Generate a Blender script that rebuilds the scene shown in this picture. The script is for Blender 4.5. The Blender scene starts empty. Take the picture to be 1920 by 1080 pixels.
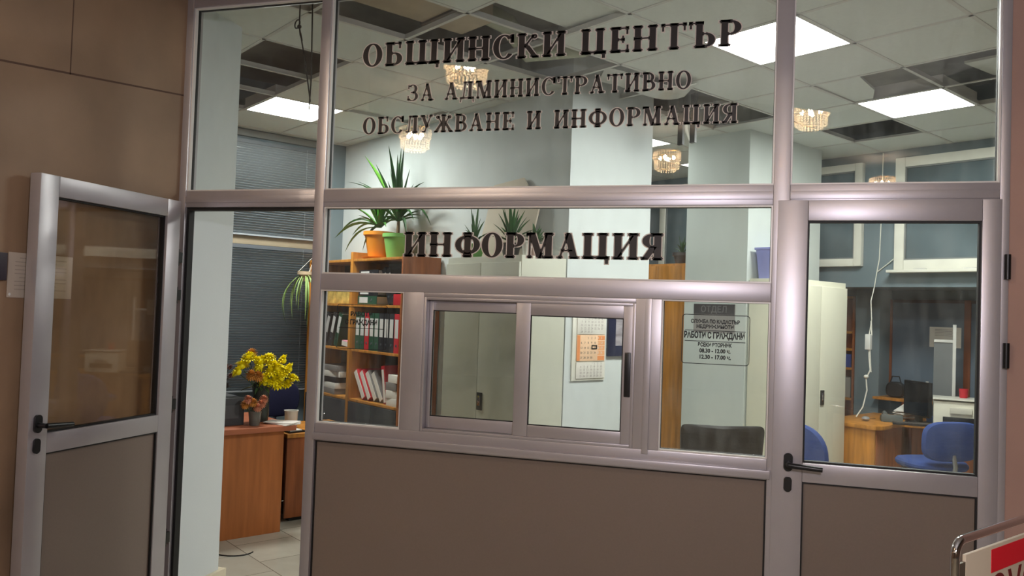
import bpy, bmesh, math, random
from mathutils import Vector, Matrix
PI = math.pi
random.seed(7)
S = bpy.context.scene
COL = S.collection

# ------------------------------------------------------------------ camera
CY = -3.292
cam_d = bpy.data.cameras.new('camera'); cam = bpy.data.objects.new('camera', cam_d); COL.objects.link(cam)
cam_d.sensor_fit = 'HORIZONTAL'; cam_d.sensor_width = 36.0; cam_d.lens = 36.0 * 1502.5 / 1920.0
cam_d.clip_start = 0.05; cam_d.clip_end = 100
YAW, PITCH, ROLL = 0.286115, 0.028353, 0.03447
def cam_axes():
    f = Vector((-math.sin(YAW) * math.cos(PITCH), math.cos(YAW) * math.cos(PITCH), math.sin(PITCH)))
    r = Vector((math.cos(YAW), math.sin(YAW), 0)); u = r.cross(f)
    return math.cos(ROLL) * r + math.sin(ROLL) * u, -math.sin(ROLL) * r + math.cos(ROLL) * u, f
_r, _u, _f = cam_axes()
cam.matrix_world = Matrix(((_r.x, _u.x, -_f.x, 0), (_r.y, _u.y, -_f.y, CY), (_r.z, _u.z, -_f.z, 1.6), (0, 0, 0, 1)))
S.camera = cam

# ------------------------------------------------------------------ world, exposure, loose lights
W = bpy.data.worlds.new('night'); S.world = W; W.use_nodes = True
W.node_tree.nodes['Background'].inputs[0].default_value = (0.25, 0.32, 0.42, 1)
W.node_tree.nodes['Background'].inputs[1].default_value = 0.06
S.view_settings.view_transform = 'Standard'; S.view_settings.look = 'None'
S.view_settings.gamma = 1.0; S.view_settings.use_curve_mapping = False
S.view_settings.exposure = 1.1
PANEL_L = 28.0      # brightness of the fluorescent ceiling panels
BULB_L = 70.0      # chandelier bulbs
def point(name, loc, energy, color, radius):
    l = bpy.data.lights.new(name, 'POINT'); l.energy = energy; l.color = color; l.shadow_soft_size = radius
    o = bpy.data.objects.new(name, l); COL.objects.link(o); o.location = loc; return o
point('fill_light', (0.295, -3.25, 2.15), 50.0, (0.95, 0.90, 1.0), 0.06)      # added cool fill light beside the viewer, no fixture stands there

# ------------------------------------------------------------------ frames
TH = math.radians(-33.25); CT, ST = math.cos(TH), math.sin(TH); OU, OV = 0.23691, -0.26489
def uvxy(u, v): return ((u + OU) * CT - (v + OV) * ST, (u + OU) * ST + (v + OV) * CT)
RX, RY = uvxy(0, 0)
CEIL = 3.16

# ------------------------------------------------------------------ materials
def lin(c): return tuple((x / 12.92 if x <= .04045 else ((x + .055) / 1.055) ** 2.4) for x in [k / 255 for k in c])
MATS = {}
def mat(name, rgb, rough=.5, metal=0, var=.06, scale=6, bump=0, bscale=40, spec=.5, stretch=(1, 1, 1), coat=0):
    if name in MATS: return MATS[name]
    m = bpy.data.materials.new(name); m.use_nodes = True; nt = m.node_tree; b = nt.nodes['Principled BSDF']
    c = lin(rgb)
    b.inputs['Roughness'].default_value = rough; b.inputs['Metallic'].default_value = metal
    b.inputs['Specular IOR Level'].default_value = spec
    b.inputs['Coat Weight'].default_value = coat
    tc = nt.nodes.new('ShaderNodeTexCoord'); mp = nt.nodes.new('ShaderNodeMapping'); mp.inputs['Scale'].default_value = stretch
    nt.links.new(tc.outputs['Object'], mp.inputs[0])
    n = nt.nodes.new('ShaderNodeTexNoise'); n.inputs['Scale'].default_value = scale; n.inputs['Detail'].default_value = 5
    nt.links.new(mp.outputs[0], n.inputs[0])
    r = nt.nodes.new('ShaderNodeValToRGB'); r.color_ramp.elements[0].position = .3; r.color_ramp.elements[1].position = .7
    r.color_ramp.elements[0].color = (*[max(0, x * (1 - var)) for x in c], 1); r.color_ramp.elements[1].color = (*[min(1, x * (1 + var)) for x in c], 1)
    nt.links.new(n.outputs[0], r.inputs[0]); nt.links.new(r.outputs[0], b.inputs['Base Color'])
    if bump:
        n2 = nt.nodes.new('ShaderNodeTexNoise'); n2.inputs['Scale'].default_value = bscale; n2.inputs['Detail'].default_value = 4
        nt.links.new(mp.outputs[0], n2.inputs[0])
        bp = nt.nodes.new('ShaderNodeBump'); bp.inputs['Strength'].default_value = bump; bp.inputs['Distance'].default_value = .01
        nt.links.new(n2.outputs[0], bp.inputs['Height']); nt.links.new(bp.outputs[0], b.inputs['Normal'])
    MATS[name] = m; return m
def emit(name, rgb, strength):
    m = bpy.data.materials.new(name); m.use_nodes = True; nt = m.node_tree
    for n in list(nt.nodes):
        if n.type != 'OUTPUT_MATERIAL': nt.nodes.remove(n)
    e = nt.nodes.new('ShaderNodeEmission'); e.inputs[0].default_value = (*rgb, 1); e.inputs[1].default_value = strength
    nt.links.new(e.outputs[0], nt.nodes['Material Output'].inputs[0]); return m
def glass(name, tint=(.96, .98, .97), base=.055, dust=.012, drgb=(.8, .8, .78)):
    """window pane: see-through, mirror-like at grazing angles, thin film of dust"""
    m = bpy.data.materials.new(name); m.use_nodes = True; nt = m.node_tree; N = nt.nodes; L = nt.links
    N.remove(N['Principled BSDF']); out = N['Material Output']
    tr = N.new('ShaderNodeBsdfTransparent'); tr.inputs[0].default_value = (*tint, 1)
    gl = N.new('ShaderNodeBsdfGlossy'); gl.inputs['Roughness'].default_value = 0.0; gl.inputs[0].default_value = (1, 1, 1, 1)
    lw = N.new('ShaderNodeLayerWeight'); lw.inputs[0].default_value = .5
    p = N.new('ShaderNodeMath'); p.operation = 'POWER'; p.inputs[1].default_value = 5; L.new(lw.outputs['Facing'], p.inputs[0])
    ma = N.new('ShaderNodeMath'); ma.operation = 'MULTIPLY_ADD'; ma.inputs[1].default_value = 1 - base; ma.inputs[2].default_value = base
    L.new(p.outputs[0], ma.inputs[0])
    mx = N.new('ShaderNodeMixShader'); L.new(ma.outputs[0], mx.inputs[0]); L.new(tr.outputs[0], mx.inputs[1]); L.new(gl.outputs[0], mx.inputs[2])
    df = N.new('ShaderNodeBsdfTranslucent'); df.inputs[0].default_value = (*drgb, 1)
    tc = N.new('ShaderNodeTexCoord'); mp = N.new('ShaderNodeMapping'); mp.inputs['Scale'].default_value = (9, 9, 2.5)
    L.new(tc.outputs['Object'], mp.inputs[0])
    nz = N.new('ShaderNodeTexNoise'); nz.inputs['Scale'].default_value = 3; nz.inputs['Detail'].default_value = 6; L.new(mp.outputs[0], nz.inputs[0])
    mr = N.new('ShaderNodeMapRange'); mr.inputs['From Min'].default_value = .4; mr.inputs['From Max'].default_value = .75
    mr.inputs['To Min'].default_value = dust * .5; mr.inputs['To Max'].default_value = dust * 2.2; L.new(nz.outputs[0], mr.inputs[0])
    m2 = N.new('ShaderNodeMixShader'); L.new(mr.outputs[0], m2.inputs[0]); L.new(mx.outputs[0], m2.inputs[1]); L.new(df.outputs[0], m2.inputs[2])
    L.new(m2.outputs[0], out.inputs[0]); MATS[name] = m; return m
def wood(name, rgb, var=.28, rough=.45, stretch=(12, 12, 1)):
    return mat(name, rgb, rough, 0, var, 2.2, .05, 30, .4, stretch)

ALU = mat('satin aluminium', (178, 173, 177), .36, .55, .03, 8)
BEAD = mat('pale glazing bead', (214, 210, 206), .4, .1, .02)
GASKET = mat('black rubber gasket', (14, 12, 13), .6)
HPL = mat('beige grey laminate', (120, 106, 96), .42, 0, .03, 120)
GLASS = glass('clear window glass')
GLASS_D = glass('door glass slightly grey', (.95, .93, .88), .03, .03, (.6, .55, .48))
SASH_G = glass('service sash glass behind', (.78, .79, .76), .04, .012)
BLACKP = mat('black plastic', (16, 16, 18), .35)
WALLW = mat('pale blue wall paint', (212, 218, 218), .8, 0, .02, 3, .04, 120)
MINT = mat('pale mint wall paint', (202, 209, 205), .8, 0, .02, 3, .04, 120)
BLUEW = mat('grey blue wall paint', (112, 127, 134), .75, 0, .04, 3, .04, 120)
WOOD = wood('orange beech laminate', (186, 124, 50))
WOOD_D = wood('brown beech laminate', (150, 86, 48))
DESKW = wood('brown orange desk laminate', (164, 98, 50), .16)
CREAM = mat('cream enamelled steel', (222, 220, 200), .4, 0, .015, 4)
GREYM = mat('light grey enamelled steel', (200, 200, 186), .42, 0, .015, 4)
WHITE = mat('white plastic', (225, 225, 220), .4)
PVC = mat('white window frame', (226, 224, 212), .35)
PAPER = mat('white paper', (226, 222, 214), .8)
DARKIN = mat('dark plenum concrete', (168, 164, 156), .9, 0, .2, 3)
TILE = mat('mineral fibre ceiling tile', (208, 212, 206), .9, 0, .03, 60, .05, 200)
TBAR = mat('white painted tee bar', (196, 194, 188), .5)
CHROME = mat('polished chrome', (225, 225, 228), .08, 1.0, .01)
BLUEF = mat('blue chair fabric', (46, 70, 132), .9, 0, .12, 90, .1, 300)
NAVYF = mat('dark navy chair fabric', (26, 28, 62), .9, 0, .12, 90, .1, 300)
LEATHER = mat('black leatherette', (26, 26, 27), .45, 0, .1, 60, .1, 160)
LEAF = mat('yucca leaf green', (66, 122, 44), .45, 0, .35, 9)
LEAF_D = mat('dark leaf green', (44, 88, 40), .5, 0, .3, 9)
LEAF_P = mat('pale striped leaf', (132, 160, 92), .5, 0, .3, 9)
SOIL = mat('potting soil', (52, 38, 28), .95, 0, .3, 60)
LETTER = mat('dark brown vinyl', (26, 17, 18), .5, 0, .02)
EDGE = mat('pale grey vinyl edge', (204, 194, 186), .55, 0, .02)
INK = mat('black print', (24, 26, 30), .6, 0, .02)
GREYINK = mat('grey print', (112, 110, 112), .7, 0, .02)

# ------------------------------------------------------------------ mesh helpers
class MB:
    def __init__(s): s.v = []; s.f = []
    def add(s, vs, fs):
        o = len(s.v); s.v += [tuple(p) for p in vs]; s.f += [tuple(i + o for i in f) for f in fs]; return s
    def box(s, x0, x1, y0, y1, z0, z1):
        x0, x1 = min(x0, x1), max(x0, x1); y0, y1 = min(y0, y1), max(y0, y1); z0, z1 = min(z0, z1), max(z0, z1)
        return s.add([(x0, y0, z0), (x1, y0, z0), (x1, y1, z0), (x0, y1, z0), (x0, y0, z1), (x1, y0, z1), (x1, y1, z1), (x0, y1, z1)],
                     [(0, 3, 2, 1), (4, 5, 6, 7), (0, 1, 5, 4), (1, 2, 6, 5), (2, 3, 7, 6), (3, 0, 4, 7)])
    def obox(s, c, half, rot):
        vs = [rot @ Vector((sx * half[0], sy * half[1], sz * half[2])) + Vector(c) for sz in (-1, 1) for sx, sy in ((-1, -1), (1, -1), (1, 1), (-1, 1))]
        return s.add(vs, [(0, 3, 2, 1), (4, 5, 6, 7), (0, 1, 5, 4), (1, 2, 6, 5), (2, 3, 7, 6), (3, 0, 4, 7)])
    def tube(s, pts, r, n=8, cap=True):
        pts = [Vector(p) for p in pts]; rs = r if isinstance(r, (list, tuple)) else [r] * len(pts)
        up = None; rings = []
        for i, p in enumerate(pts):
            d = (pts[min(i + 1, len(pts) - 1)] - pts[max(i - 1, 0)])
            d = d.normalized() if d.length > 1e-9 else Vector((0, 0, 1))
            if up is None: up = Vector((0, 0, 1)) if abs(d.z) < .9 else Vector((1, 0, 0))
            a = d.cross(up); a = a.normalized() if a.length > 1e-6 else Vector((1, 0, 0)); b = a.cross(d).normalized(); up = b
            rings.append([p + rs[i] * (math.cos(2 * PI * k / n) * a + math.sin(2 * PI * k / n) * b) for k in range(n)])
        vs = [q for g in rings for q in g]; fs = []
        for i in range(len(pts) - 1):
            for k in range(n): fs.append((i * n + k, i * n + (k + 1) % n, (i + 1) * n + (k + 1) % n, (i + 1) * n + k))
        if cap: fs += [tuple(range(n - 1, -1, -1)), tuple((len(pts) - 1) * n + k for k in range(n))]
        return s.add(vs, fs)
    def cyl(s, p0, p1, r0, r1=None, n=20): return s.tube([p0, p1], [r0, r0 if r1 is None else r1], n)
    def lathe(s, prof, c=(0, 0, 0), n=28):
        vs = [(c[0] + r * math.cos(2 * PI * k / n), c[1] + r * math.sin(2 * PI * k / n), c[2] + z) for r, z in prof for k in range(n)]
        fs = [(i * n + k, i * n + (k + 1) % n, (i + 1) * n + (k + 1) % n, (i + 1) * n + k) for i in range(len(prof) - 1) for k in range(n)]
        fs += [tuple(range(n - 1, -1, -1)), tuple((len(prof) - 1) * n + k for k in range(n))]
        return s.add(vs, fs)
    def ball(s, c, r, n=8, m=6, sq=(1, 1, 1)):
        vs = [(c[0], c[1], c[2] - r * sq[2])]; fs = []
        for i in range(1, m):
            t = -PI / 2 + PI * i / m
            vs += [(c[0] + sq[0] * r * math.cos(t) * math.cos(2 * PI * k / n), c[1] + sq[1] * r * math.cos(t) * math.sin(2 * PI * k / n), c[2] + sq[2] * r * math.sin(t)) for k in range(n)]
        vs.append((c[0], c[1], c[2] + r * sq[2])); L = len(vs) - 1
        for k in range(n):
            fs.append((0, 1 + (k + 1) % n, 1 + k))
            for i in range(m - 2): a = 1 + i * n; fs.append((a + k, a + (k + 1) % n, a + n + (k + 1) % n, a + n + k))
            a = 1 + (m - 2) * n; fs.append((a + k, a + (k + 1) % n, L))
        return s.add(vs, fs)
    def prism(s, poly, ax, d0, d1):
        """extrude 2-D polygon along axis ax ('x','y','z')"""
        def P(p, d): return {'x': (d, p[0], p[1]), 'y': (p[0], d, p[1]), 'z': (p[0], p[1], d)}[ax]
        n = len(poly); vs = [P(p, d0) for p in poly] + [P(p, d1) for p in poly]
        return s.add(vs, [tuple(range(n - 1, -1, -1)), tuple(range(n, 2 * n))] + [(k, (k + 1) % n, n + (k + 1) % n, n + k) for k in range(n)])
    def leaf(s, base, tip, w, droop=.0, n=7, fold=.25, side=None):
        b, t = Vector(base), Vector(tip); d = t - b
        sd = d.cross(Vector((0, 0, 1))) if side is None else Vector(side)
        sd = sd.normalized() if sd.length > 1e-5 else Vector((1, 0, 0)); up = sd.cross(d).normalized()
        vs = []; fs = []
        for i in range(n + 1):
            q = i / n; p = b + d * q + up * (droop * 4 * q * (1 - q) * d.length)
            ww = w * (.45 + 1.1 * q if q < .5 else 1.0) * (1 - max(0, (q - .45) / .55) ** 1.6) + .0006
            vs += [p - sd * ww / 2 + up * fold * ww, p, p + sd * ww / 2 + up * fold * ww]
        th = len(vs); vs += [v - up * .0015 for v in vs]
        for i in range(n):
            for k in (0, 1):
                a = i * 3 + k; fs.append((a, a + 1, a + 4, a + 3)); fs.append((th + a + 3, th + a + 4, th + a + 1, th + a))
        return s.add(vs, fs)
    def build(s, name, m, parent=None, bevel=0, seg=2, angle=35):
        me = bpy.data.meshes.new(name); me.from_pydata(s.v, [], s.f); me.validate()
        bm = bmesh.new(); bm.from_mesh(me); bmesh.ops.recalc_face_normals(bm, faces=bm.faces)
        if bevel:
            bmesh.ops.bevel(bm, geom=[e for e in bm.edges if len(e.link_faces) == 2 and e.calc_face_angle(0) > .6], offset=bevel, segments=seg, affect='EDGES', profile=.6)
        bm.to_mesh(me); bm.free()
        me.polygons.foreach_set('use_smooth', [True] * len(me.polygons)); me.set_sharp_from_angle(angle=math.radians(angle))
        me.materials.append(m)
        o = bpy.data.objects.new(name, me); COL.objects.link(o)
        if parent is not None: o.parent = parent
        return o
def tag(o, label=None, cat=None, group=None, kind=None):
    if label: o['label'] = label
    if cat: o['category'] = cat
    if group: o['group'] = group
    if kind: o['kind'] = kind
    return o
def thing(name, label, cat, loc=(0, 0, 0), rz=0, group=None):
    o = bpy.data.objects.new(name, None); COL.objects.link(o); o.empty_display_size = .1
    o.location = loc; o.rotation_euler = (0, 0, rz); return tag(o, label, cat, group)
def rthing(name, label, cat, u, v, z=0, rz=0, group=None):
    x, y = uvxy(u, v); return thing(name, label, cat, (x, y, z), TH + rz, group)
def struct(name, cat=None, label=None, room=False):
    o = bpy.data.objects.new(name, None); COL.objects.link(o); o['kind'] = 'structure'
    if room: o.location = (RX, RY, 0); o.rotation_euler = (0, 0, TH)
    if label: o['label'] = label
    if cat: o['category'] = cat
    return o
def smesh(name, mb, m, label=None, cat=None, room=False, bevel=0):
    o = mb.build(name, m, None, bevel); o['kind'] = 'structure'
    if room: o.location = (RX, RY, 0); o.rotation_euler = (0, 0, TH)
    if label: o['label'] = label
    if cat: o['category'] = cat
    return o
def copy_tree(o, parent=None):
    c = o.copy(); COL.objects.link(c)
    if parent is not None: c.parent = parent
    for ch in list(o.children): copy_tree(ch, c)
    return c
def frame_mb(x0, x1, z0, z1, w, y0, y1, wz=None):
    wz = w if wz is None else wz; b = MB()
    b.box(x0, x0 + w, y0, y1, z0, z1); b.box(x1 - w, x1, y0, y1, z0, z1)
    b.box(x0 + w, x1 - w, y0, y1, z0, z0 + wz); b.box(x0 + w, x1 - w, y0, y1, z1 - wz, z1); return b

# ------------------------------------------------------------------ lettering
def text_mesh(s, size, m, parent, name, loc, rot=(PI / 2, 0, 0), sx=1, align='CENTER', off=0.0, ext=.0004):
    cu = bpy.data.curves.new('txt', 'FONT'); cu.body = s; cu.size = size; cu.align_x = align; cu.offset = off; cu.extrude = ext; cu.resolution_u = 3
    t = bpy.data.objects.new('txt', cu); COL.objects.link(t)
    dg = bpy.context.evaluated_depsgraph_get(); me = bpy.data.meshes.new_from_object(t.evaluated_get(dg))
    bpy.data.objects.remove(t); me.materials.clear(); me.materials.append(m); me.name = name
    o = bpy.data.objects.new(name, me); COL.objects.link(o); o.location = loc; o.rotation_euler = rot; o.scale = (sx, 1, 1)
    if parent is not None: o.parent = parent
    return o

def glyph(ch, w=.19, t=.055):
    """Bodoni-like capitals, cap height 1. returns (shapes, advance). r: rectangle, d: slanted bar, a: elliptic arc band"""
    sh, sv = .05, .07; G = []
    def R(x0, y0, x1, y1): G.append(('r', x0, y0, x1, y1))
    def stem(x, lo=0., hi=1., top=True, bot=True, ww=None):
        ww = w if ww is None else ww; R(x, lo, x + ww, hi)
        if top: R(x - sv, hi - sh, x + ww + sv, hi)
        if bot: R(x - sv, lo, x + ww + sv, lo + sh)
    def D(x0, y0, x1, y1, ww): G.append(('d', x0, y0, x1, y1, ww))
    def Arc(cx, cy, rx, ry, ix, iy, a0, a1): G.append(('a', cx, cy, rx, ry, ix, iy, a0, a1))
    def bowl(x0, y0, y1, cx, xr, ww=None, left=False):
        ww = w if ww is None else ww; ym = (y0 + y1) / 2; ry = (y1 - y0) / 2
        if not left:
            R(x0, y1 - t, cx, y1); R(x0, y0, cx, y0 + t); Arc(cx, ym, xr - cx, ry, xr - cx - ww, ry - t, -90, 90)
        else:
            R(cx, y1 - t, x0, y1); R(cx, y0, x0, y0 + t); Arc(cx, ym, cx - xr, ry, cx - xr - ww, ry - t, 90, 270)
    if ch == 'О': Arc(.41, .5, .41, .53, .41 - w, .47, 0, 360); return G, .82
    if ch == 'С':
        Arc(.42, .5, .42, .53, .42 - w, .47, 42, 322); R(.66, .70, .76, 1.0); R(.70, .66, .76, 1.02); return G, .80
    if ch == 'Ф':
        stem(.40); Arc(.40 + w / 2, .5, .50, .40, .50 - w * .95, .335, 0, 360); return G, .99
    if ch in 'НПИЦЩ':
        a = 0 + sv; b = a + w + .30
        stem(a); stem(b)
        if ch == 'Н': R(a, .475, b, .475 + t)
        if ch == 'П': R(a, 1 - t, b + w, 1)
        if ch == 'И': D(a + w * .55, .06, b + w * .45, .94, .075)
        e = b + w
        if ch == 'Щ': c = b + w + .26; stem(c, bot=True); e = c + w
        if ch in 'ЦЩ': R(a, 0, e, t + .02); R(e - .02, -.22, e + .09, t); R(e - .02, -.02, e + sv + .05, t); return G, e + sv + .06
        return G, e + sv
    if ch == 'Б':
        stem(sv); bowl(sv + w, 0, .56, .42, .72); R(sv, 1 - t, .64, 1); R(.58, .74, .65, 1); return G, .73
    if ch == 'В':
        stem(sv); bowl(sv + w, .49, 1, .38, .66, w * .9); bowl(sv + w, 0, .49 + t, .40, .73); return G, .74
    if ch == 'Р':
        stem(sv); bowl(sv + w, .44, 1, .40, .73); return G, .74
    if ch == 'Ъ':
        stem(.22, top=False); bowl(.22 + w, 0, .56, .56, .86); R(0.0, 1 - t, .22 + w, 1); R(0, .74, .07, 1); return G, .87
    if ch == 'Я':
        e = .76; stem(e - w - sv); bowl(e - w - sv, .46, 1, .34, .02, left=True); D(.14, .02, .42, .50, w * .95); R(.02, 0, .2, .05); Arc(.05, .1, .1, .1, .02, .02, 180, 330); return G, e
    if ch == 'Е':
        stem(sv); R(sv, 1 - t, .64, 1); R(.58, .72, .65, 1); R(sv, 0, .66, t); R(.60, 0, .67, .28); R(sv + w, .475, .50, .475 + t); R(.44, .36, .50, .66); return G, .69
    if ch == 'Т':
        stem(.33, top=False); R(.02, 1 - t, .83, 1); R(.02, .72, .09, 1); R(.76, .72, .83, 1); return G, .85
    if ch == 'А':
        D(.13, 0, .42, 1, .075); D(.66, 0, .42, 1.0, w); R(.20, .28, .60, .28 + t); R(0, 0, .25, sh); R(.48, 0, .86, sh); return G, .86
    if ch == 'М':
        stem(sv, ww=.07); stem(.70); D(.50, 0, .19, 1, w); D(.50, 0, .76, 1, .07); R(0, 1 - sh, .28, 1); return G, .70 + w + sv
    if ch == 'Л':
        stem(.50); R(.2, 1 - t, .6, 1); D(.19, .05, .27, 1, .07); Arc(.1, .1, .11, .1, .02, .03, 180, 360); return G, .50 + w + sv
    if ch == 'Д':
        R(.52, 0, .52 + w, 1); R(.2, 1 - sh, .52 + w + sv, 1); D(.20, .02, .30, 1, .07); R(.0, 0, .86, t + .01); D(.02, -.22, .06, .05, .06); D(.84, -.22, .80, .05, .06); return G, .86
    if ch == 'К':
        stem(sv); D(sv + w, .45, .62, .93, .085); Arc(.66, .88, .1, .1, .02, .03, 0, 360); D(.70, .0, sv + w + .08, .50, w * .9); R(.52, 0, .84, sh); return G, .84
    if ch == 'Ж':
        c = .52; stem(c - w / 2); D(c + w / 2, .45, .86, .93, .08); Arc(.90, .88, .1, .1, .02, .03, 0, 360); D(.98, 0, c + w / 2 + .04, .50, w * .85); R(.84, 0, 1.08, sh)
        D(c - w / 2, .45, .18, .93, .08); Arc(.14, .88, .1, .1, .02, .03, 0, 360); D(.06, 0, c - w / 2 - .04, .50, w * .85); R(-.04, 0, .2, sh); return G, 1.08
    if ch == 'У':
        D(.44, .30, .16, 1, w); D(.30, .02, .66, 1, .075); R(0, 1 - sh, .32, 1); R(.52, 1 - sh, .80, 1); Arc(.22, .09, .11, .1, .02, .03, 180, 360); return G, .80
    if ch == 'З':
        Arc(.32, .74, .30, .27, .30 - w, .215, -90, 150); Arc(.30, .27, .38, .29, .38 - w, .235, -150, 90); R(.2, .485, .36, .485 + t); R(.02, .74, .09, .98); R(.0, .04, .07, .3); return G, .70
    return G, .42
def glyph_line(s, x0, x1, z0, cap, gap=.11, w=.19, space=.5):
    words = [[]]; pen = 0
    for ch in s:
        if ch == ' ': pen += space; words.append([]); continue
        G, adv = glyph(ch, w); words[-1].append((pen, G)); pen += adv + gap
    tot = pen - gap; k = (x1 - x0) / tot
    def make(items, grow, y0, y1):
        b = MB(); g = grow
        for px, G in items:
            X = lambda x: x0 + (px + x) * k
            Z = lambda y: z0 + y * cap
            for q in G:
                if q[0] == 'r':
                    _, a, c, d, e = q; b.box(X(a) - g, X(d) + g, y0, y1, Z(c) - g, Z(e) + g)
                elif q[0] == 'd':
                    _, a, c, d, e, ww = q; h = ww * k / 2 + g
                    ax, az, bx, bz = X(a), Z(c), X(d), Z(e); ex = g * (bx - ax) / (bz - az)
                    ax -= ex; az -= g; bx += ex; bz += g
                    b.prism([(ax - h, az), (ax + h, az), (bx + h, bz), (bx - h, bz)], 'y', y0, y1)
                else:
                    _, cx, cy, rx, ry, ix, iy, a0, a1 = q; n = 28 if a1 - a0 > 200 else 16
                    o = []; inn = []
                    rx, ix = rx * k + g, max(ix * k - g, .0008); ry, iy = ry * cap + g, max(iy * cap - g, .0008)
                    for j in range(n + 1):
                        t = math.radians(a0 + (a1 - a0) * j / n); c_, s_ = math.cos(t), math.sin(t)
                        o.append((X(cx) + rx * c_, Z(cy) + ry * s_)); inn.append((X(cx) + ix * c_, Z(cy) + iy * s_))
                    for j in range(n): b.prism([inn[j], o[j], o[j + 1], inn[j + 1]], 'y', y0, y1)
        return b
    return words, make
def sign_line(parent, s, x0, x1, z0, cap, y, w=.19, gap=.11, space=.5, grow=.0045):
    words, mk = glyph_line(s, x0, x1, z0, cap, gap, w, space)
    for it in words:
        a = mk(it, 0, y - .0012, y - .0006).build('lettering', LETTER, parent)
        e = mk(it, grow, y - .0005, y - .0001).build('letter_edge', EDGE, a); tag(e, 'pale edge around the letters')

# ================================================================== STRUCTURE
# --- floor: polished cream stone tiles laid square to the office
def tile_floor_mat():
    m = bpy.data.materials.new('cream stone floor tiles'); m.use_nodes = True; nt = m.node_tree; b = nt.nodes['Principled BSDF']; N = nt.nodes; L = nt.links
    tc = N.new('ShaderNodeTexCoord'); br = N.new('ShaderNodeTexBrick'); br.offset = 0.5; br.inputs['Scale'].default_value = 1
    br.inputs['Brick Width'].default_value = .4; br.inputs['Row Height'].default_value = .4; br.inputs['Mortar Size'].default_value = .003
    br.inputs['Color1'].default_value = (*lin((206, 202, 186)), 1); br.inputs['Color2'].default_value = (*lin((176, 172, 158)), 1); br.inputs['Mortar'].default_value = (*lin((120, 114, 102)), 1)
    L.new(tc.outputs['Object'], br.inputs[0])
    nz = N.new('ShaderNodeTexNoise'); nz.inputs['Scale'].default_value = 7; nz.inputs['Detail'].default_value = 6; L.new(tc.outputs['Object'], nz.inputs[0])
    mx = N.new('ShaderNodeMix'); mx.data_type = 'RGBA'; mx.blend_type = 'MULTIPLY'; mx.inputs[0].default_value = .25
    L.new(br.outputs[0], mx.inputs[6]); L.new(nz.outputs[0], mx.inputs[7]); L.new(mx.outputs[2], b.inputs['Base Color']); b.inputs['Roughness'].default_value = .25
    return m
smesh('floor', MB().box(-9, 9, -18, 12, -.1, 0), tile_floor_mat(), 'cream stone tiled floor', 'floor', room=True)

# --- stone pier of the hall that the open door stands against
def stone_mat():
    m = mat('warm beige limestone', (138, 112, 88), .55, 0, .30, 1.7, .03, 60); nt = m.node_tree
    return m
STONE = stone_mat()
w = smesh('wall_left', MB().box(-3.7, -2.682, -1.9, 0, 0, 4.5), STONE, 'beige stone wall beside the open door', 'wall')
j = MB()  # thin dark line sloping across the wall, with a short upright one
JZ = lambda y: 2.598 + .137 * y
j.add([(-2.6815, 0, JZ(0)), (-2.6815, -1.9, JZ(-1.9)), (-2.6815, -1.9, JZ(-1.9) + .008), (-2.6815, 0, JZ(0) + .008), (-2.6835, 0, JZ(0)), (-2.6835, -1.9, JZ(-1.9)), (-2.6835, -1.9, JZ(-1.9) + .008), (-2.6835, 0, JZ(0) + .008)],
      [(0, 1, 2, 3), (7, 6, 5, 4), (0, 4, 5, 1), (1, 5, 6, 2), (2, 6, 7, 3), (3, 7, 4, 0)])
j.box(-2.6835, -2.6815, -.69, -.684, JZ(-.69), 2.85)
o = j.build('wall_line', mat('dark wall line', (92, 70, 58), .9), w); o['kind'] = 'structure'
# --- masonry around the glazed front, hall shell behind the viewer
mf = MB(); mf.box(-8, -2.70, 0.0, .07, 0, 4.5); mf.box(-2.70, .906, 0.0, .07, 3.12, 4.5); mf.box(.906, 8, 0.0, .07, 0, 4.5)
smesh('wall_front', mf, mat('pinkish beige hall plaster', (164, 132, 120), .8, 0, .05, 4, .03, 100), 'pinkish beige hall wall around the glazed front', 'wall')
HALLW = mat('hall beige plaster', (132, 108, 92), .8, 0, .05, 3)
smesh('wall_hall', MB().box(-8, 8, -15.1, -15, 0, 4.5).box(-8.1, -8, -15, 0, 0, 4.5).box(8, 8.1, -15, 0, 0, 4.5), HALLW, 'beige walls of the hall behind the viewer', 'wall')
smesh('ceiling_hall', MB().box(-8, 8, -15, 0.07, 4.5, 4.6), mat('hall ceiling', (88, 82, 78), .9), 'plain hall ceiling', 'ceiling')

# --- office shell (room frame: u along the far wall, v away from the viewer)
smesh('wall_window_side', MB().box(-5.61, -5.51, -3.1, 9, 0, 3.62), BLUEW, 'grey blue wall behind the window blinds', 'wall', room=True)
smesh('wall_back', MB().box(-5.51, -2.34, 1.32, 2.17, 0, 3.62), WALLW, 'pale blue wall block behind the shelves', 'wall', room=True)
smesh('wall_middle', MB().box(-2.80, -2.18, 3.21, 4.36, 0, 3.62), MINT, 'pale mint wall block in the middle of the office', 'wall', room=True)
wf = MB(); wf.box(-5.51, 3.0, 4.75, 5.5, 1.93, 3.62)
smesh('wall_far', wf, BLUEW, 'grey blue far wall with the high windows', 'wall', room=True)
smesh('wall_recess', MB().box(-5.51, 3.0, 5.5, 5.6, 0, 1.93).box(-2.27, -2.03, 5.25, 5.5, 0, 1.93), BLUEW, 'grey blue recess wall below the beam', 'wall', room=True)
smesh('wall_right', MB().box(3.0, 3.1, 2.4, 5.6, 0, 3.62), WALLW, 'pale right wall of the office', 'wall', room=True)
smesh('wall_column', MB().box(-3.25, -2.80, .07, .60, 0, 3.62), WALLW, 'pale blue column inside the open doorway', 'wall')
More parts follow.
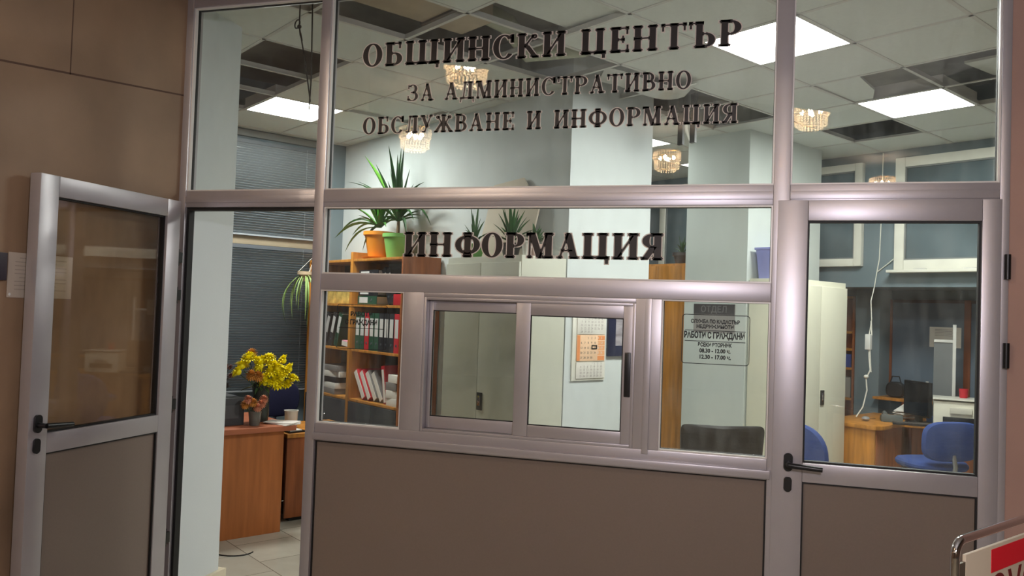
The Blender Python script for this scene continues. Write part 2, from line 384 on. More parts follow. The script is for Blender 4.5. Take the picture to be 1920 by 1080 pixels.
smesh('baseboard_column', MB().box(-2.80, -2.775, .08, .64, 0, .10).box(-3.25, -2.80, .60, .64, 0, .10), mat('cream skirting tile', (222, 212, 186), .35), 'cream skirting tile at the foot of the column', 'baseboard', bevel=.004)
smesh('ceiling_slab', MB().box(-9, 3.1, -3.4, 6, 3.62, 3.72), DARKIN, 'dark concrete slab above the open ceiling tiles', 'ceiling', room=True)

# --- suspended ceiling
def yof(u, v): return (u + OU) * ST + (v + OV) * CT
MISSING = {(-4, -3), (-4, -2), (-4, -1), (-4, 0), (-4, 1), (-4, 2), (-4, 3), (-4, 4), (-2, 4), (-1, 4), (-1, 5), (-3, 6), (-7, -1), (-8, -1), (-6, -1), (-3, 0), (-7, 1)}
LAMPS = {(-2, 2): 'dazzling square ceiling lamp cut by the right mullion, above the large heading', (-2, 5): 'square lit ceiling lamp in full view above the right door', (-8, 0): 'square lit ceiling lamp on the left above the window blinds',
         (-6, 4.42): 'small far ceiling lamp just above the mirrored chandelier in the middle', (-6, 6.8): 'farthest ceiling lamp seen right of the mirrored chandelier, mostly hidden'}
def clip(poly, lim=.075):
    out = []
    for i in range(len(poly)):
        a, b = poly[i], poly[(i + 1) % len(poly)]; ya, yb = yof(*a), yof(*b)
        if ya >= lim: out.append(a)
        if (ya >= lim) != (yb >= lim): t = (lim - ya) / (yb - ya); out.append((a[0] + t * (b[0] - a[0]), a[1] + t * (b[1] - a[1])))
    return out
ct = MB()
for i in range(-10, 5):
    for jx in range(-6, 8):
        if (i, jx) in MISSING or (i, jx) in LAMPS or (i, jx) == (-6, 7): continue
        g = .003; a0, a1 = max(i * .6 + g, -5.505), min((i + 1) * .6 - g, 3.0); b0, b1 = jx * .6 + g, (jx + 1) * .6 - g
        if jx == 7: b1 = 4.75 if i * .6 > -5.5 else b1
        if a1 <= a0: continue
        if (i, jx) == (-6, 4): b1 = 4.42 * .6 - g      # cut tiles around the two lamps of the back bay
        if (i, jx) == (-6, 5): b0 = 5.42 * .6 + g
        if (i, jx) == (-6, 6): b1 = 6.8 * .6 - g
        p = clip([(a0, b0), (a1, b0), (a1, b1), (a0, b1)])
        if len(p) > 2: ct.prism(p, 'z', CEIL, CEIL + .016)
ceil = smesh('ceiling', ct, TILE, 'white suspended tile ceiling with open bays', 'ceiling', room=True)
tb = MB()
for i in range(-9, 6):
    u = i * .6
    v0 = (.08 - (u + OU) * ST) / CT - OV
    if u > -5.5 and v0 < 4.7: tb.box(u - .011, u + .011, max(v0, -6), 4.74, CEIL - .004, CEIL + .002); tb.box(u - .002, u + .002, max(v0, -6), 4.74, CEIL + .002, CEIL + .03)
for jx in range(-6, 8):
    v = jx * .6; u1 = (.08 - (v + OV) * CT) / ST - OU
    if jx in (5, 7): tb.box(-5.5, -3.61, v - .011, v + .011, CEIL - .004, CEIL + .002); tb.box(-2.99, min(u1, 3), v - .011, v + .011, CEIL - .004, CEIL + .002); continue
    if u1 > -5.5: tb.box(-5.5, min(u1, 3), v - .011, v + .011, CEIL - .004, CEIL + .002); tb.box(-5.5, min(u1, 3), v - .002, v + .002, CEIL + .002, CEIL + .03)
o = tb.build('grid_bar', TBAR, ceil); o['kind'] = 'structure'
PANEL_FAR = emit('weak fluorescent diffuser', (.985, 1.0, .95), 6.0)
PANEL = emit('fluorescent diffuser', (.985, 1.0, .95), PANEL_L)
for (i, jx), lab in LAMPS.items():
    t = rthing('ceiling_light', lab, 'ceiling light', i * .6 + .3, jx * .6 + .3, CEIL, 0, 'square ceiling lights')
    b = MB(); b.box(-.292, .292, -.292, .292, .012, .09); b.build('housing', TBAR, t)
    frame_mb(-.295, .295, -.295, .295, .014, 0, 1).v
    f = MB()
    for a in (-1, 1): f.box(a * .295, a * .281, -.295, .295, -.004, .012); f.box(-.281, .281, a * .295, a * .281, -.004, .012)
    f.build('trim_ring', TBAR, t)
    MB().box(-.281, .281, -.281, .281, .002, .011).build('diffuser', PANEL_FAR if jx in (4.42, 6.8) else PANEL, t)
# things in and under the open bays
d = rthing('air_duct', 'beige duct running inside the open ceiling bays above the heading', 'duct', -2.16, 0, 3.25)
MB().box(-.15, .15, -.72, .34, 0, .2).build('duct_body', mat('beige duct sheet', (176, 160, 138), .6, 0, .12, 5), d, .01)
MB().box(-.165, .165, .05, .09, -.012, .212).build('flange', mat('dark duct flange', (84, 70, 60), .6), d)
tag(MB().tube([(-2.35, .42, 3.46), (-2.2, .6, 3.36), (-2.28, .85, 3.26), (-2.05, 1.1, 3.3), (-1.9, 1.35, 3.42)], .065, 12).build('flexible_hose', mat('grey green hose', (168, 172, 150), .6), None), 'grey green flexible hose inside the open ceiling bay beside the second word', 'hose')
o = bpy.data.objects['flexible_hose']; o.location = (RX, RY, 0); o.rotation_euler = (0, 0, TH)
# lifted tile over the missing bay
t = MB().box(-.297, .297, -.297, .297, 0, .016).build('ceiling_tile', TILE, None); x, y = uvxy(-1.38, .33); t.location = (x, y, CEIL + .034); t.rotation_euler = (0, math.radians(2), TH)
tag(t, 'white ceiling tile pushed aside above the second word of the heading', 'ceiling tile', 'loose ceiling tiles')
t = MB().prism([(-.29, -.29), (.02, -.29), (-.06, .1), (-.16, .29), (-.29, .29)], 'z', 0, .016).build('ceiling_tile', TILE, None); x, y = uvxy(-.9, 2.7); t.location = (x, y, CEIL + .006); t.rotation_euler = (0, 0, TH)
tag(t, 'broken remnant of a ceiling tile in the dark bay left of the right ceiling lamp', 'ceiling tile', 'loose ceiling tiles')
t = MB().box(-.29, .1, -.26, .26, 0, .016).build('ceiling_tile', TILE, None); x, y = uvxy(-.2, 3.3); t.location = (x, y, CEIL + .16); t.rotation_euler = (math.radians(4), 0, TH)
tag(t, 'ceiling board left lying deep in the dark bay right of the right ceiling lamp', 'ceiling tile', 'loose ceiling tiles')
t = MB().box(-.297, .297, -.297, .297, 0, .016).build('ceiling_tile', TILE, None); x, y = uvxy(-3.925, .905); t.location = (x, y, CEIL + .022); t.rotation_euler = (0, 0, TH + .07)
tag(t, 'slightly turned ceiling tile leaving a dark gap above the third heading line', 'ceiling tile', 'loose ceiling tiles')
# sagging sheet and hanger in the far bays
b = MB(); n = 12; prof = [(-.3 + .6 * k / n, -.20 * math.sin(PI * min(1, k / n * .62 + .25)) * (k / n) ** 1.4) for k in range(n + 1)]
vs = [(x, y_, z) for x, z in prof for y_ in (-.16, .16)] + [(x, y_, z - .004) for x, z in prof for y_ in (-.16, .16)]
m2 = 2 * (n + 1); fs = []
for k in range(n): fs += [(2 * k, 2 * k + 1, 2 * k + 3, 2 * k + 2), (m2 + 2 * k + 2, m2 + 2 * k + 3, m2 + 2 * k + 1, m2 + 2 * k), (2 * k, 2 * k + 2, m2 + 2 * k + 2, m2 + 2 * k), (2 * k + 1, m2 + 2 * k + 1, m2 + 2 * k + 3, 2 * k + 3)]
fs += [(0, m2, m2 + 1, 1), (2 * n, 2 * n + 1, m2 + 2 * n + 1, m2 + 2 * n)]
s_ = b.add(vs, fs).build('plastic_sheet', mat('pale sagging film', (190, 188, 180), .35), None); x, y = uvxy(-1.95, 1.62); s_.location = (x, y, CEIL + .045); s_.rotation_euler = (0, 0, TH + .9)
tag(s_, 'pale plastic sheet sagging out of the open ceiling above the white wall end', 'plastic sheet')
h = rthing('ceiling_hanger', 'black metal hanger with two straps below the open ceiling', 'hanger', -2.06, 2.22, CEIL)
for k in (-.055, .055): MB().box(k - .022, k + .022, -.012, .012, -.30, .06).build('strap', BLACKP, h)
MB().box(-.09, .09, -.03, .03, -.06, -.03).build('crossbar', BLACKP, h)
MB().tube([(-.02, 0, -.06), (0, -.01, -.2), (.03, 0, -.28)], .012, 8).build('pale_cord', PVC, h)
h = rthing('ceiling_cable', 'two dark cables hanging from the ceiling by the upper left pane', 'cable', -2.45, -.55, CEIL)
cb = MB(); cb.tube([(.21, -.12, .25), (.20, -.11, 0), (.2, -.1, -.4), (.19, -.1, -.56)], .004, 6); cb.tube([(.14, -.16, .25), (.14, -.15, 0), (.12, -.14, -.12), (.16, -.12, -.3), (.2, -.1, -.52)], .004, 6); cb.build('cable_run', BLACKP, h)
k = MB(); k.tube([(.115 + .03 * math.cos(a) - .02, -.14, -.1 + .022 * math.sin(a)) for a in [i * .6 for i in range(12)]], .004, 6); k.ball((.12, -.14, -.12), .012); k.tube([(.12, -.14, -.12), (.135, -.14, -.17), (.15, -.135, -.2), (.14, -.14, -.16)], .004, 6); k.build('knot', BLACKP, h)

# ================================================================== GLAZED FRONT
fr = struct('trim_1', 'partition frame', 'silver aluminium framework of the glazed office front')
def member(name, *a, **k):
    o = MB().box(*a).build(name, ALU, fr, k.get('bevel', .003)); o['kind'] = 'structure'; return o
member('post', -2.70, -2.645, -.004, .07, 0, 3.12); member('post', .874, .906, -.004, .07, 0, 3.12)
member('mullion', -1.936, -1.888, -.004, .07, 0, 3.12); member('mullion', .088, .150, -.004, .07, 0, 3.12)
member('head_rail', -2.645, .874, -.002, .07, 3.035, 3.12)
for a, b_ in ((-2.645, -1.936), (-1.888, .088), (.15, .874)): member('transom', a, b_, 0, .07, 2.05, 2.13)
for a, b_ in ((-2.645, -1.936), (-1.888, .088), (.15, .874)):   # raised ridge on the transom
    member('transom_ridge', a, b_, -.004, 0, 2.072, 2.104, bevel=.0015)
member('middle_rail', -1.888, .088, 0, .07, 1.668, 1.742); member('sill_rail', -1.888, .088, 0, .07, .976, 1.056); member('sill_lip', -1.888, .100, -.024, 0, .984, 1.016)
member('bottom_rail', -1.888, .088, 0, .07, 0, .1)
member('short_mullion', -1.47, -1.372, 0, .07, 1.056, 1.668); member('short_mullion', -.437, -.332, 0, .07, 1.056, 1.668)
member('mullion_ridge', -.398, -.372, -.008, 0, 1.04, 1.668, bevel=.002); member('slider_head', -1.372, -.437, 0, .07, 1.648, 1.668)
o = frame_mb(-1.888, .088, .1, .976, .006, .012, .03).build('panel_gasket', GASKET, fr); o['kind'] = 'structure'
o = MB().box(-1.882, .082, .018, .036, .106, .970).build('laminate_panel', HPL, fr); o['kind'] = 'structure'; tag(o, 'large beige grey laminate panel below the windows')
for q in ((-2.645, -2.630, .012, .05, 0, 2.05), (-2.63, -1.936, .012, .05, 2.036, 2.05)):
    o = MB().box(*q).build('doorway_gasket', GASKET, fr); o['kind'] = 'structure'
def light(n, x0, x1, z0, z1, lab):
    w_ = struct('window_%d' % n, 'window', lab)
    o = MB().box(x0 + .006, x1 - .006, .032, .038, z0 + .006, z1 - .006).build('glass_pane', GLASS, w_)
    o2 = frame_mb(x0, x1, z0, z1, .007, .026, .044).build('glazing_gasket', GASKET, w_)
    o3 = frame_mb(x0, x1, z0, z1, .006, .006, .0255).build('glazing_bead', BEAD, w_)
    for q in (o, o2, o3): q['kind'] = 'structure'
    return w_
light(1, -2.645, -1.936, 2.13, 3.035, 'upper left fixed pane above the open doorway')
light(2, -1.888, .088, 2.13, 3.035, 'wide upper pane carrying the three line heading')
light(3, .150, .874, 2.13, 3.035, 'upper right fixed pane above the closed door')
light(4, -1.888, .088, 1.742, 2.05, 'long low pane carrying the single large word')
light(5, -1.888, -1.47, 1.056, 1.668, 'small fixed pane in front of the bookshelf')
light(6, -.332, .088, 1.056, 1.668, 'small fixed pane with the opening hours sticker')
sl = struct('window_7', 'window', 'sliding service window with two sashes')
def sk(o): o['kind'] = 'structure'; return o
sk(frame_mb(-1.372, -.437, 1.056, 1.648, .012, .002, .068).build('track_frame', ALU, sl, .002))
b = MB(); b.box(-1.360, -1.340, .04, .06, 1.07, 1.636); b.box(-.945, -.90, .04, .06, 1.07, 1.636); b.box(-1.340, -.945, .04, .06, 1.07, 1.122); b.box(-1.340, -.945, .04, .06, 1.59, 1.636); s1 = sk(b.build('sash', ALU, sl, .003))
sk(MB().box(-1.342, -.942, .047, .053, 1.12, 1.592).build('pane', SASH_G, s1)); sk(frame_mb(-1.341, -.942, 1.121, 1.591, .004, .039, .047).build('sash_gasket', GASKET, s1))
b = MB(); b.box(-.948, -.884, .008, .034, 1.068, 1.642); b.box(-.487, -.440, .008, .034, 1.068, 1.642); b.box(-.884, -.487, .008, .034, 1.068, 1.118); b.box(-.884, -.487, .008, .034, 1.584, 1.642)
s2 = sk(b.build('sash', ALU, sl, .003)); sk(MB().box(-.886, -.485, .018, .024, 1.116, 1.586).build('pane', GLASS, s2)); sk(frame_mb(-.886, -.485, 1.116, 1.586, .006, .012, .018).build('sash_gasket', GASKET, s2))
sk(MB().box(-.478, -.452, .003, .012, 1.262, 1.445).build('pull_handle', BLACKP, s2, .004)); tag(s2.children[-1], 'black recessed pull of the sliding sash')

def door_leaf(root, W_, T, stile, z_top, pz0, pz1, qz0, qz1, gmat, sr=None):
    """leaf in local x 0..W_, y 0..T, face at y=0"""
    sr = stile if sr is None else sr
    b = MB(); b.box(0, stile, 0, T, .01, z_top); b.box(W_ - sr, W_, 0, T, .01, z_top)
    b.box(stile, W_ - sr, 0, T, pz1, z_top); b.box(stile, W_ - sr, 0, T, qz1, pz0); b.box(stile, W_ - sr, 0, T, .01, qz0)
    sk(b.build('door_frame', ALU, root, .003))
    sk(MB().box(stile + .005, W_ - sr - .005, T * .45, T * .45 + .006, pz0 + .005, pz1 - .005).build('glass_pane', gmat, root))
    g = frame_mb(stile, W_ - sr, pz0, pz1, .007, T * .25, T * .75); g2 = frame_mb(stile, W_ - sr, qz0, qz1, .006, .006, T * .7); sk(g.add(g2.v, g2.f).build('glazing_gasket', GASKET, root))
    sk(MB().box(stile + .005, W_ - sr - .005, T * .3, T * .6, qz0 + .005, qz1 - .005).build('door_panel', HPL, root)); tag(root.children[-1], 'beige grey laminate lower panel')
def lever(root, x, z, dr, drop=0.0):
    h = MB(); h.prism([(x + .017 * math.cos(a) , z + .018 * (1 if math.sin(a) >= 0 else -1) + .017 * math.sin(a)) for a in [i * PI / 10 + .001 for i in range(20)]], 'y', -.010, 0)
    h.cyl((x, -.01, z - .005), (x, -.05, z - .005), .010, n=12)
    h.tube([(x, -.048, z - .005), (x + dr * .02, -.052, z - .006), (x + dr * .12, -.052, z - .012 - drop)], [.0105, .0105, .0095], 12)
    o = sk(h.build('lever_handle', BLACKP, root)); tag(o, 'black lever handle')
    k = MB(); z2 = z - .085
    k.prism([(x + .015 * math.cos(a), z2 + .014 * (1 if math.sin(a) >= 0 else -1) + .015 * math.sin(a)) for a in [i * PI / 10 + .001 for i in range(20)]], 'y', -.008, 0)
    o = sk(k.build('lock_plate', BLACKP, root)); tag(o, 'black oval keyhole plate')
d2 = struct('door_2', 'door', 'closed aluminium glass door on the right'); d2.location = (.106, -.006, 0)
door_leaf(d2, .776, .05, .112, 2.068, 1.055, 1.988, .12, .982, GLASS, .064)
lever(d2, .06, 1.055, 1)
for z in (1.50, 1.82, .35):
    hg = MB(); hg.cyl((.792, -.012, z - .045), (.792, -.012, z + .045), .011, n=12); sk(hg.build('hinge', BLACKP, d2))
d1 = struct('door_1', 'door', 'open aluminium glass door folded back against the stone wall'); d1.location = (-2.597, -.88, 0); d1.rotation_euler = (0, 0, PI / 2)
door_leaf(d1, .79, .052, .088, 2.066, 1.062, 1.985, .12, .985, GLASS_D)
lever(d1, .038, 1.105, 1)
for z in (.47, 1.10, 1.62, 1.80):
    hg = MB(); hg.cyl((.806, .02, z - .04), (.806, .02, z + .04), .009, n=12); hg.box(.785, .83, .01, .03, z - .025, z + .025); sk(hg.build('hinge', BLACKP, d1))

# ================================================================== LETTERING ON THE GLASS
GY = .0318
hs = thing('vinyl_sign', 'three line dark serif heading on the wide upper pane', 'sign', (0, 0, 0), 0, 'lettering on the glass')
sign_line(hs, 'ОБЩИНСКИ ЦЕНТЪР', -1.734, -.0495, 2.704, .102, GY, .22, .12, .42)
sign_line(hs, 'ЗА АДМИНИСТРАТИВНО', -1.502, -.244, 2.535, .073, GY, .19, .15, .55, .0034)
sign_line(hs, 'ОБСЛУЖВАНЕ И ИНФОРМАЦИЯ', -1.720, -.0575, 2.390, .074, GY, .20, .15, .60, .0034)
hs = thing('vinyl_sign', 'single large dark serif word on the long low pane', 'sign', (0, 0, 0), 0, 'lettering on the glass')
sign_line(hs, 'ИНФОРМАЦИЯ', -1.492, -.337, 1.832, .103, GY, .25, .11)
def rrect(b, x0, x1, z0, z1, r, w, y0, y1):
    def path(rr, x0, x1, z0, z1):
        out = []
        for cx, cz, a0 in ((x1 - rr, z1 - rr, 0), (x0 + rr, z1 - rr, 90), (x0 + rr, z0 + rr, 180), (x1 - rr, z0 + rr, 270)):
            out += [(cx + rr * math.cos(math.radians(a0 + 15 * k)), cz + rr * math.sin(math.radians(a0 + 15 * k))) for k in range(7)]
        return out
    o = path(r, x0, x1, z0, z1); i = path(r - w, x0 + w, x1 - w, z0 + w, z1 - w)
    for k in range(len(o)): q = (k + 1) % len(o); b.prism([o[k], o[q], i[q], i[k]], 'y', y0, y1)
def hours(label, x0, x1, z0, z1, lines, rules, grp):
    t = thing('opening_hours_sticker', label, 'sticker', (0, 0, 0), 0, grp)
    b = MB(); rrect(b, x0, x1, z0, z1, .014, .0028, GY - .001, GY - .0004)
    for z in rules: b.box(x0 + .012, x1 - .016, GY - .001, GY - .0004, z - .0013, z + .0013)
    b.build('printed_border', INK, t)
    for s, cx, z, size, wd in lines:
        o = text_mesh(s, size, INK, t, 'text_line', (cx, GY - .0008, z), off=size * .045)
        xs = [v.co.x for v in o.data.vertices]; k = wd / (max(xs) - min(xs)); o.scale = (k, 1, 1)
    return t
hours('black opening hours sticker in a rounded box on the right pane above the black chair', -.252, .013, 1.412, 1.612,
      [('СЛУЖБА ПО КАДАСТЪР', -.122, 1.577, .020, .19), ('НЕДВИЖ.ИМОТИ', -.122, 1.557, .019, .145), ('РАБОТИ С ГРАЖДАНИ', -.125, 1.517, .034, .236),
       ('ВСЕКИ ВТОРНИК', -.122, 1.483, .021, .132), ('08.30 - 12.00 ч.', -.120, 1.459, .022, .122), ('12.30 - 17.00 ч.', -.120, 1.434, .022, .122)], (1.547, 1.504), 'opening hours stickers')
hours('faint dark opening hours sticker on the small pane in front of the bookshelf', -1.815, -1.56, 1.40, 1.605,
      [('РАБОТИ', -1.69, 1.552, .026, .11), ('С ГРАЖДАНИ', -1.69, 1.513, .030, .16)], (1.592, 1.496), 'opening hours stickers')

# ================================================================== HALL: notices, sign stand, chandeliers
t = thing('wall_notice', 'white landscape notice sheet on the stone wall behind the open door', 'notice', (-2.680, -.93, 1.585)); t.rotation_euler = (0, 0, PI / 2)
MB().box(0, .30, -.0015, 0, 0, .172).build('sheet', mat('notice paper', (196, 182, 166), .7), t)
b = MB()
for k in range(9): b.box(.03 + (.02 if k in (0, 5) else 0), .27 - .05 * (k % 3 == 1), -.0022, -.0014, .150 - k * .015, .1535 - k * .015)
b.build('printed_lines', mat('faded print', (172, 159, 146), .8), t); MB().ball((.012, -.002, .012), .006, sq=(1, .3, 1)).build('pin', WHITE, t)
t = MB().box(-2.681, -2.664, -1.10, -.945, 1.648, 1.752).build('wall_plaque', mat('dark purple plaque', (44, 34, 46), .4), None, .003); tag(t, 'small dark plaque at the left edge beside the white notice', 'plaque')

st = thing('sign_stand', 'chrome tube floor sign stand with a white board at the lower right corner', 'sign stand', (.436, -1.375, 0)); st.rotation_euler = (0, 0, math.radians(90 - 36))
R_ = .0095; HT = 1.142; LN = .56; cr = .034
pts = [(0, 0, .03)] + [(0, 0, HT - cr)] + [(cr - cr * math.cos(a), 0, HT - cr + cr * math.sin(a)) for a in [PI / 2 * k / 6 for k in range(1, 7)]] + [(LN - cr + cr * math.sin(a), 0, HT - cr + cr * math.cos(a)) for a in [PI / 2 * k / 6 for k in range(0, 7)]] + [(LN, 0, .03)]
MB().tube(pts, R_, 14).build('tube_frame', CHROME, st)
for x in (0, LN): MB().tube([(x, -.2, .012), (x, .2, .012)], .011, 10).build('foot', CHROME, st)
for x in (0, LN): MB().cyl((x, 0, .01), (x, 0, .05), .014, n=12).build('socket', CHROME, st)
bd = MB().box(.045, LN - .03, -.004, .004, .42, 1.108).build('board', mat('ivory board', (205, 190, 165), .5, 0, .02), st, .0015)
MB().box(.172, LN - .03, -.0052, -.0042, 1.048, 1.100).build('red_block', mat('red print', (228, 10, 38), .5, 0, .02), bd)
text_mesh('ОУС', .13, mat('dark red print', (112, 24, 26), .5), bd, 'text_line', (.163, -.0048, .945), align='LEFT', off=.001)
for z in (1.075, .46): MB().box(.004, .047, -.003, .003, z - .018, z + .018).build('clip', mat('dull steel clip', (120, 112, 96), .4, .6), st)
for z in (1.075, .46): MB().box(LN - .032, LN - .004, -.003, .003, z - .018, z + .018).build('clip', bpy.data.materials['dull steel clip'], st)

BULB = emit('warm bulb', (1.0, .74, .50), BULB_L)
CRYS = mat('cut crystal', (250, 240, 222), .12, 0, .02, spec=1.0)
_n = CRYS.node_tree; _t = _n.nodes.new('ShaderNodeBsdfTranslucent'); _t.inputs[0].default_value = (.95, .88, .76, 1); _m = _n.nodes.new('ShaderNodeMixShader'); _m.inputs[0].default_value = .55
_n.links.new(_n.nodes['Principled BSDF'].outputs[0], _m.inputs[1]); _n.links.new(_t.outputs[0], _m.inputs[2]); _n.links.new(_m.outputs[0], _n.nodes['Material Output'].inputs[0])
BRASS = mat('polished brass', (214, 168, 92), .2, 1.0, .02)
def chandelier():
    t = thing('chandelier', 'x', 'chandelier')
    b = MB(); b.cyl((0, 0, .16), (0, 0, .62), .008, n=8); b.lathe([(.0, .60), (.06, .60), (.055, .64), (.0, .66)], n=20); b.build('rod', BRASS, t)
    f = MB()
    for r, z in ((.21, .14), (.185, .0), (.14, -.10)):
        f.tube([(r * math.cos(a), r * math.sin(a), z) for a in [2 * PI * k / 32 for k in range(33)]], .005, 6)
    for k in range(4): a = PI / 2 * k + .4; f.tube([(0, 0, .16), (.12 * math.cos(a), .12 * math.sin(a), .15), (.21 * math.cos(a), .21 * math.sin(a), .14)], .005, 6)
    f.build('ring_frame', BRASS, t)
    c = MB(); rnd = random.Random(3)
    for tier, (r, z0, n, m_) in enumerate(((.208, .13, 34, 4), (.185, 0.0, 30, 4), (.14, -.10, 22, 2))):
        for k in range(n):
            a = 2 * PI * k / n
            for q in range(m_): c.ball((r * math.cos(a), r * math.sin(a), z0 - .02 - q * .031), .0085 + .006 * rnd.random(), 6, 4, (1, 1, 1.2))
    o = c.build('crystals', CRYS, t); tag(o, 'tiers of strung crystal beads', kind='stuff')
    for k in range(4):
        a = PI / 2 * k + .2
        bb = MB(); bb.ball((.105 * math.cos(a), .105 * math.sin(a), .045), .026, 12, 8, (1, 1, 1.3)); o = bb.build('bulb', BULB, t)
        MB().cyl((.105 * math.cos(a), .105 * math.sin(a), .075), (.105 * math.cos(a), .105 * math.sin(a), .15), .012, n=10).build('socket', BRASS, t)
    l = bpy.data.lights.new('chandelier_light', 'POINT'); l.energy = 62.0; l.color = (1.0, .83, .64); l.shadow_soft_size = .03
    lo = bpy.data.objects.new('chandelier_light', l); COL.objects.link(lo); lo.parent = t; lo.location = (0, 0, .03)
    return t
ch0 = chandelier(); first = True
for (x, y, z), lab in (((-2.57, -3.63, 3.84), 'crystal chandelier mirrored in the glass under the first heading word'), ((-4.26, -6.35, 3.82), 'crystal chandelier mirrored below the start of the third heading line'),
                       ((-1.23, -8.93, 3.96), 'crystal chandelier mirrored beside the white wall end'), ((.69, -6.96, 4.10), 'crystal chandelier mirrored in the upper right pane under the ceiling lamp'),
                       ((2.22, -11.9, 4.02), 'far crystal chandelier mirrored just above the right door frame')):
    t = ch0 if first else copy_tree(ch0); first = False
    t.location = (x, y, z); t['label'] = lab; t['group'] = 'hall chandeliers'

# ================================================================== OFFICE WINDOWS
NIGHT = mat('dark night pane', (92, 106, 112), .12, 0, .35, 1.6, spec=.7)
def rwindow(n, lab, u0, u1, z0, z1, vface, w=.075, mid=None):
    r = struct('window_%d' % n, 'window', lab, True)
    sk(frame_mb(u0, u1, z0, z1, w, vface - .06, vface).build('window_frame', PVC, r, .006))
    q = frame_mb(u0 + w, u1 - w, z0 + w, z1 - w, .012, vface - .05, vface - .02); sk(q.build('pane_seal', mat('grey seal', (120, 124, 124), .6), r))
    sk(MB().box(u0 + w + .002, u1 - w - .002, vface - .034, vface - .028, z0 + w, z1 - w).build('glass_pane', NIGHT, r))
    sk(MB().box(u0 - .04, u1 + .04, vface - .12, vface, z0 - .028, z0 - .003).build('window_ledge', PVC, r, .004)) if mid else None
    return r
rwindow(8, 'wide high window on the far wall at the right', -1.66, .3, 2.08, 3.075, 4.75, .085, 1)
b = MB()
for u in (-1.42, -1.02): b.cyl((u - .05, 4.665, 2.075), (u + .05, 4.665, 2.075), .014, n=10)
sk(b.build('window_stay', TBAR, bpy.data.objects['window_8']))
rwindow(9, 'narrow high window beside the mint wall above the cream cabinet', -2.82, -1.96, 2.12, 3.075, 4.75, .07)
rwindow(10, 'high window seen between the two wall blocks', -4.32, -2.86, 2.10, 3.075, 4.75, .08)
r = struct('window_11', 'window', 'large window behind the venetian blinds on the left', True)
q = MB(); q.box(-5.51, -5.47, -2.6, 1.10, .86, .93); q.box(-5.51, -5.47, -2.6, 1.10, 3.09, 3.15); q.box(-5.51, -5.47, 1.03, 1.10, .93, 3.09); q.box(-5.51, -5.47, -.75, -.69, .93, 3.09)
sk(q.build('window_frame', mat('dull grey window frame', (112, 112, 108), .5), r, .005)); sk(MB().box(-5.51, -5.455, -2.6, 1.10, 2.115, 2.195).build('window_crossbar', mat('beige window bar', (150, 138, 116), .4), r, .004))
sk(MB().box(-5.506, -5.50, -2.6, 1.10, .93, 3.09).build('glass_pane', NIGHT, r))
SLAT = mat('grey blue blind slat', (150, 157, 162), .4, .15, .05, 20)
def blind(lab, v0, v1, z0, z1):
    t = rthing('venetian_blind', lab, 'blind', -5.435, 0, 0, 0, 'venetian blinds')
    b = MB(); z = z0 + .02
    while z < z1 - .02:
        b.add([(-.010, v0, z - .008), (-.010, v1, z - .008), (.012, v1, z + .008), (.012, v0, z + .008), (-.010, v0, z - .0072), (-.010, v1, z - .0072), (.012, v1, z + .0088), (.012, v0, z + .0088)],
              [(0, 1, 2, 3), (7, 6, 5, 4), (0, 4, 5, 1), (1, 5, 6, 2), (2, 6, 7, 3), (3, 7, 4, 0)]); z += .0225
    b.build('slats', SLAT, t); MB().box(-.018, .012, v0, v1, z1 - .02, z1 + .012).build('head_rail', mat('dull blind rail', (84, 90, 96), .6), t); MB().box(-.013, .013, v0, v1, z0 - .006, z0 + .008).build('bottom_rail', SLAT, t)
    for v in (v0 + .15, (v0 + v1) / 2, v1 - .15): MB().cyl((.014, v, z0), (.014, v, z1), .0012, n=5).build('ladder_cord', SLAT, t)
blind('tall grey venetian blind behind the yellow flowers, below the window bar', -.72, 1.02, .80, 2.10)
blind('short grey venetian blind above the window bar, under the left ceiling lamp', -.72, 1.02, 2.20, 3.04)

# ================================================================== BOOKCASE AND ITS CONTENTS
bc = rthing('bookcase', 'orange beech bookcase with two bays full of binders under the yuccas', 'bookcase', -4.61, 1.13, 0)
V0, V1 = -.19, .175
for nm, x in (('side_panel', -.80), ('side_panel', .80)): MB().box(x - .011, x + .011, V0, V1, 0, 2.01).build(nm, WOOD_D if x > 0 else WOOD, bc, .002)
MB().box(-.02, .02, V0 - .006, V1, 0, 2.06).build('divider', WOOD, bc, .002)
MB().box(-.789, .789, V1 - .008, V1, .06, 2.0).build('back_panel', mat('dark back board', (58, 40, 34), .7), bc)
for a, b_ in ((-.789, -.021), (.021, .789)):
    for z in (1.988, 1.60, 1.215, .79): MB().box(a, b_, V0 + (.012 if z < 1.9 else 0), V1 - .008, z - .011, z + .011).build('shelf', WOOD, bc, .002)
    c = (a + b_) / 2
    for s_ in (-1, 1):
        dr = MB().box(c + (0.003 if s_ > 0 else -.379), c + (.379 if s_ > 0 else -.003), V0 - .004, V0 + .014, .07, .775).build('door', mat('dark blue grey door', (44, 50, 58), .4), bc, .002)
        MB().ball((c + s_ * .04, V0 - .016, .62), .012).build('knob', CHROME, dr)
    MB().box(a, b_, V0 + .03, V0 + .05, 0, .07).build('plinth', mat('dark plinth', (40, 34, 30), .7), bc)
BX, BV = -4.61, 1.13
GRN = mat('dark green binder board', (28, 74, 54), .5); REDB = mat('red binder board', (190, 30, 44), .5); BLKB = mat('black binder board', (30, 32, 40), .5); LAB = mat('binder label', (206, 204, 202), .7)
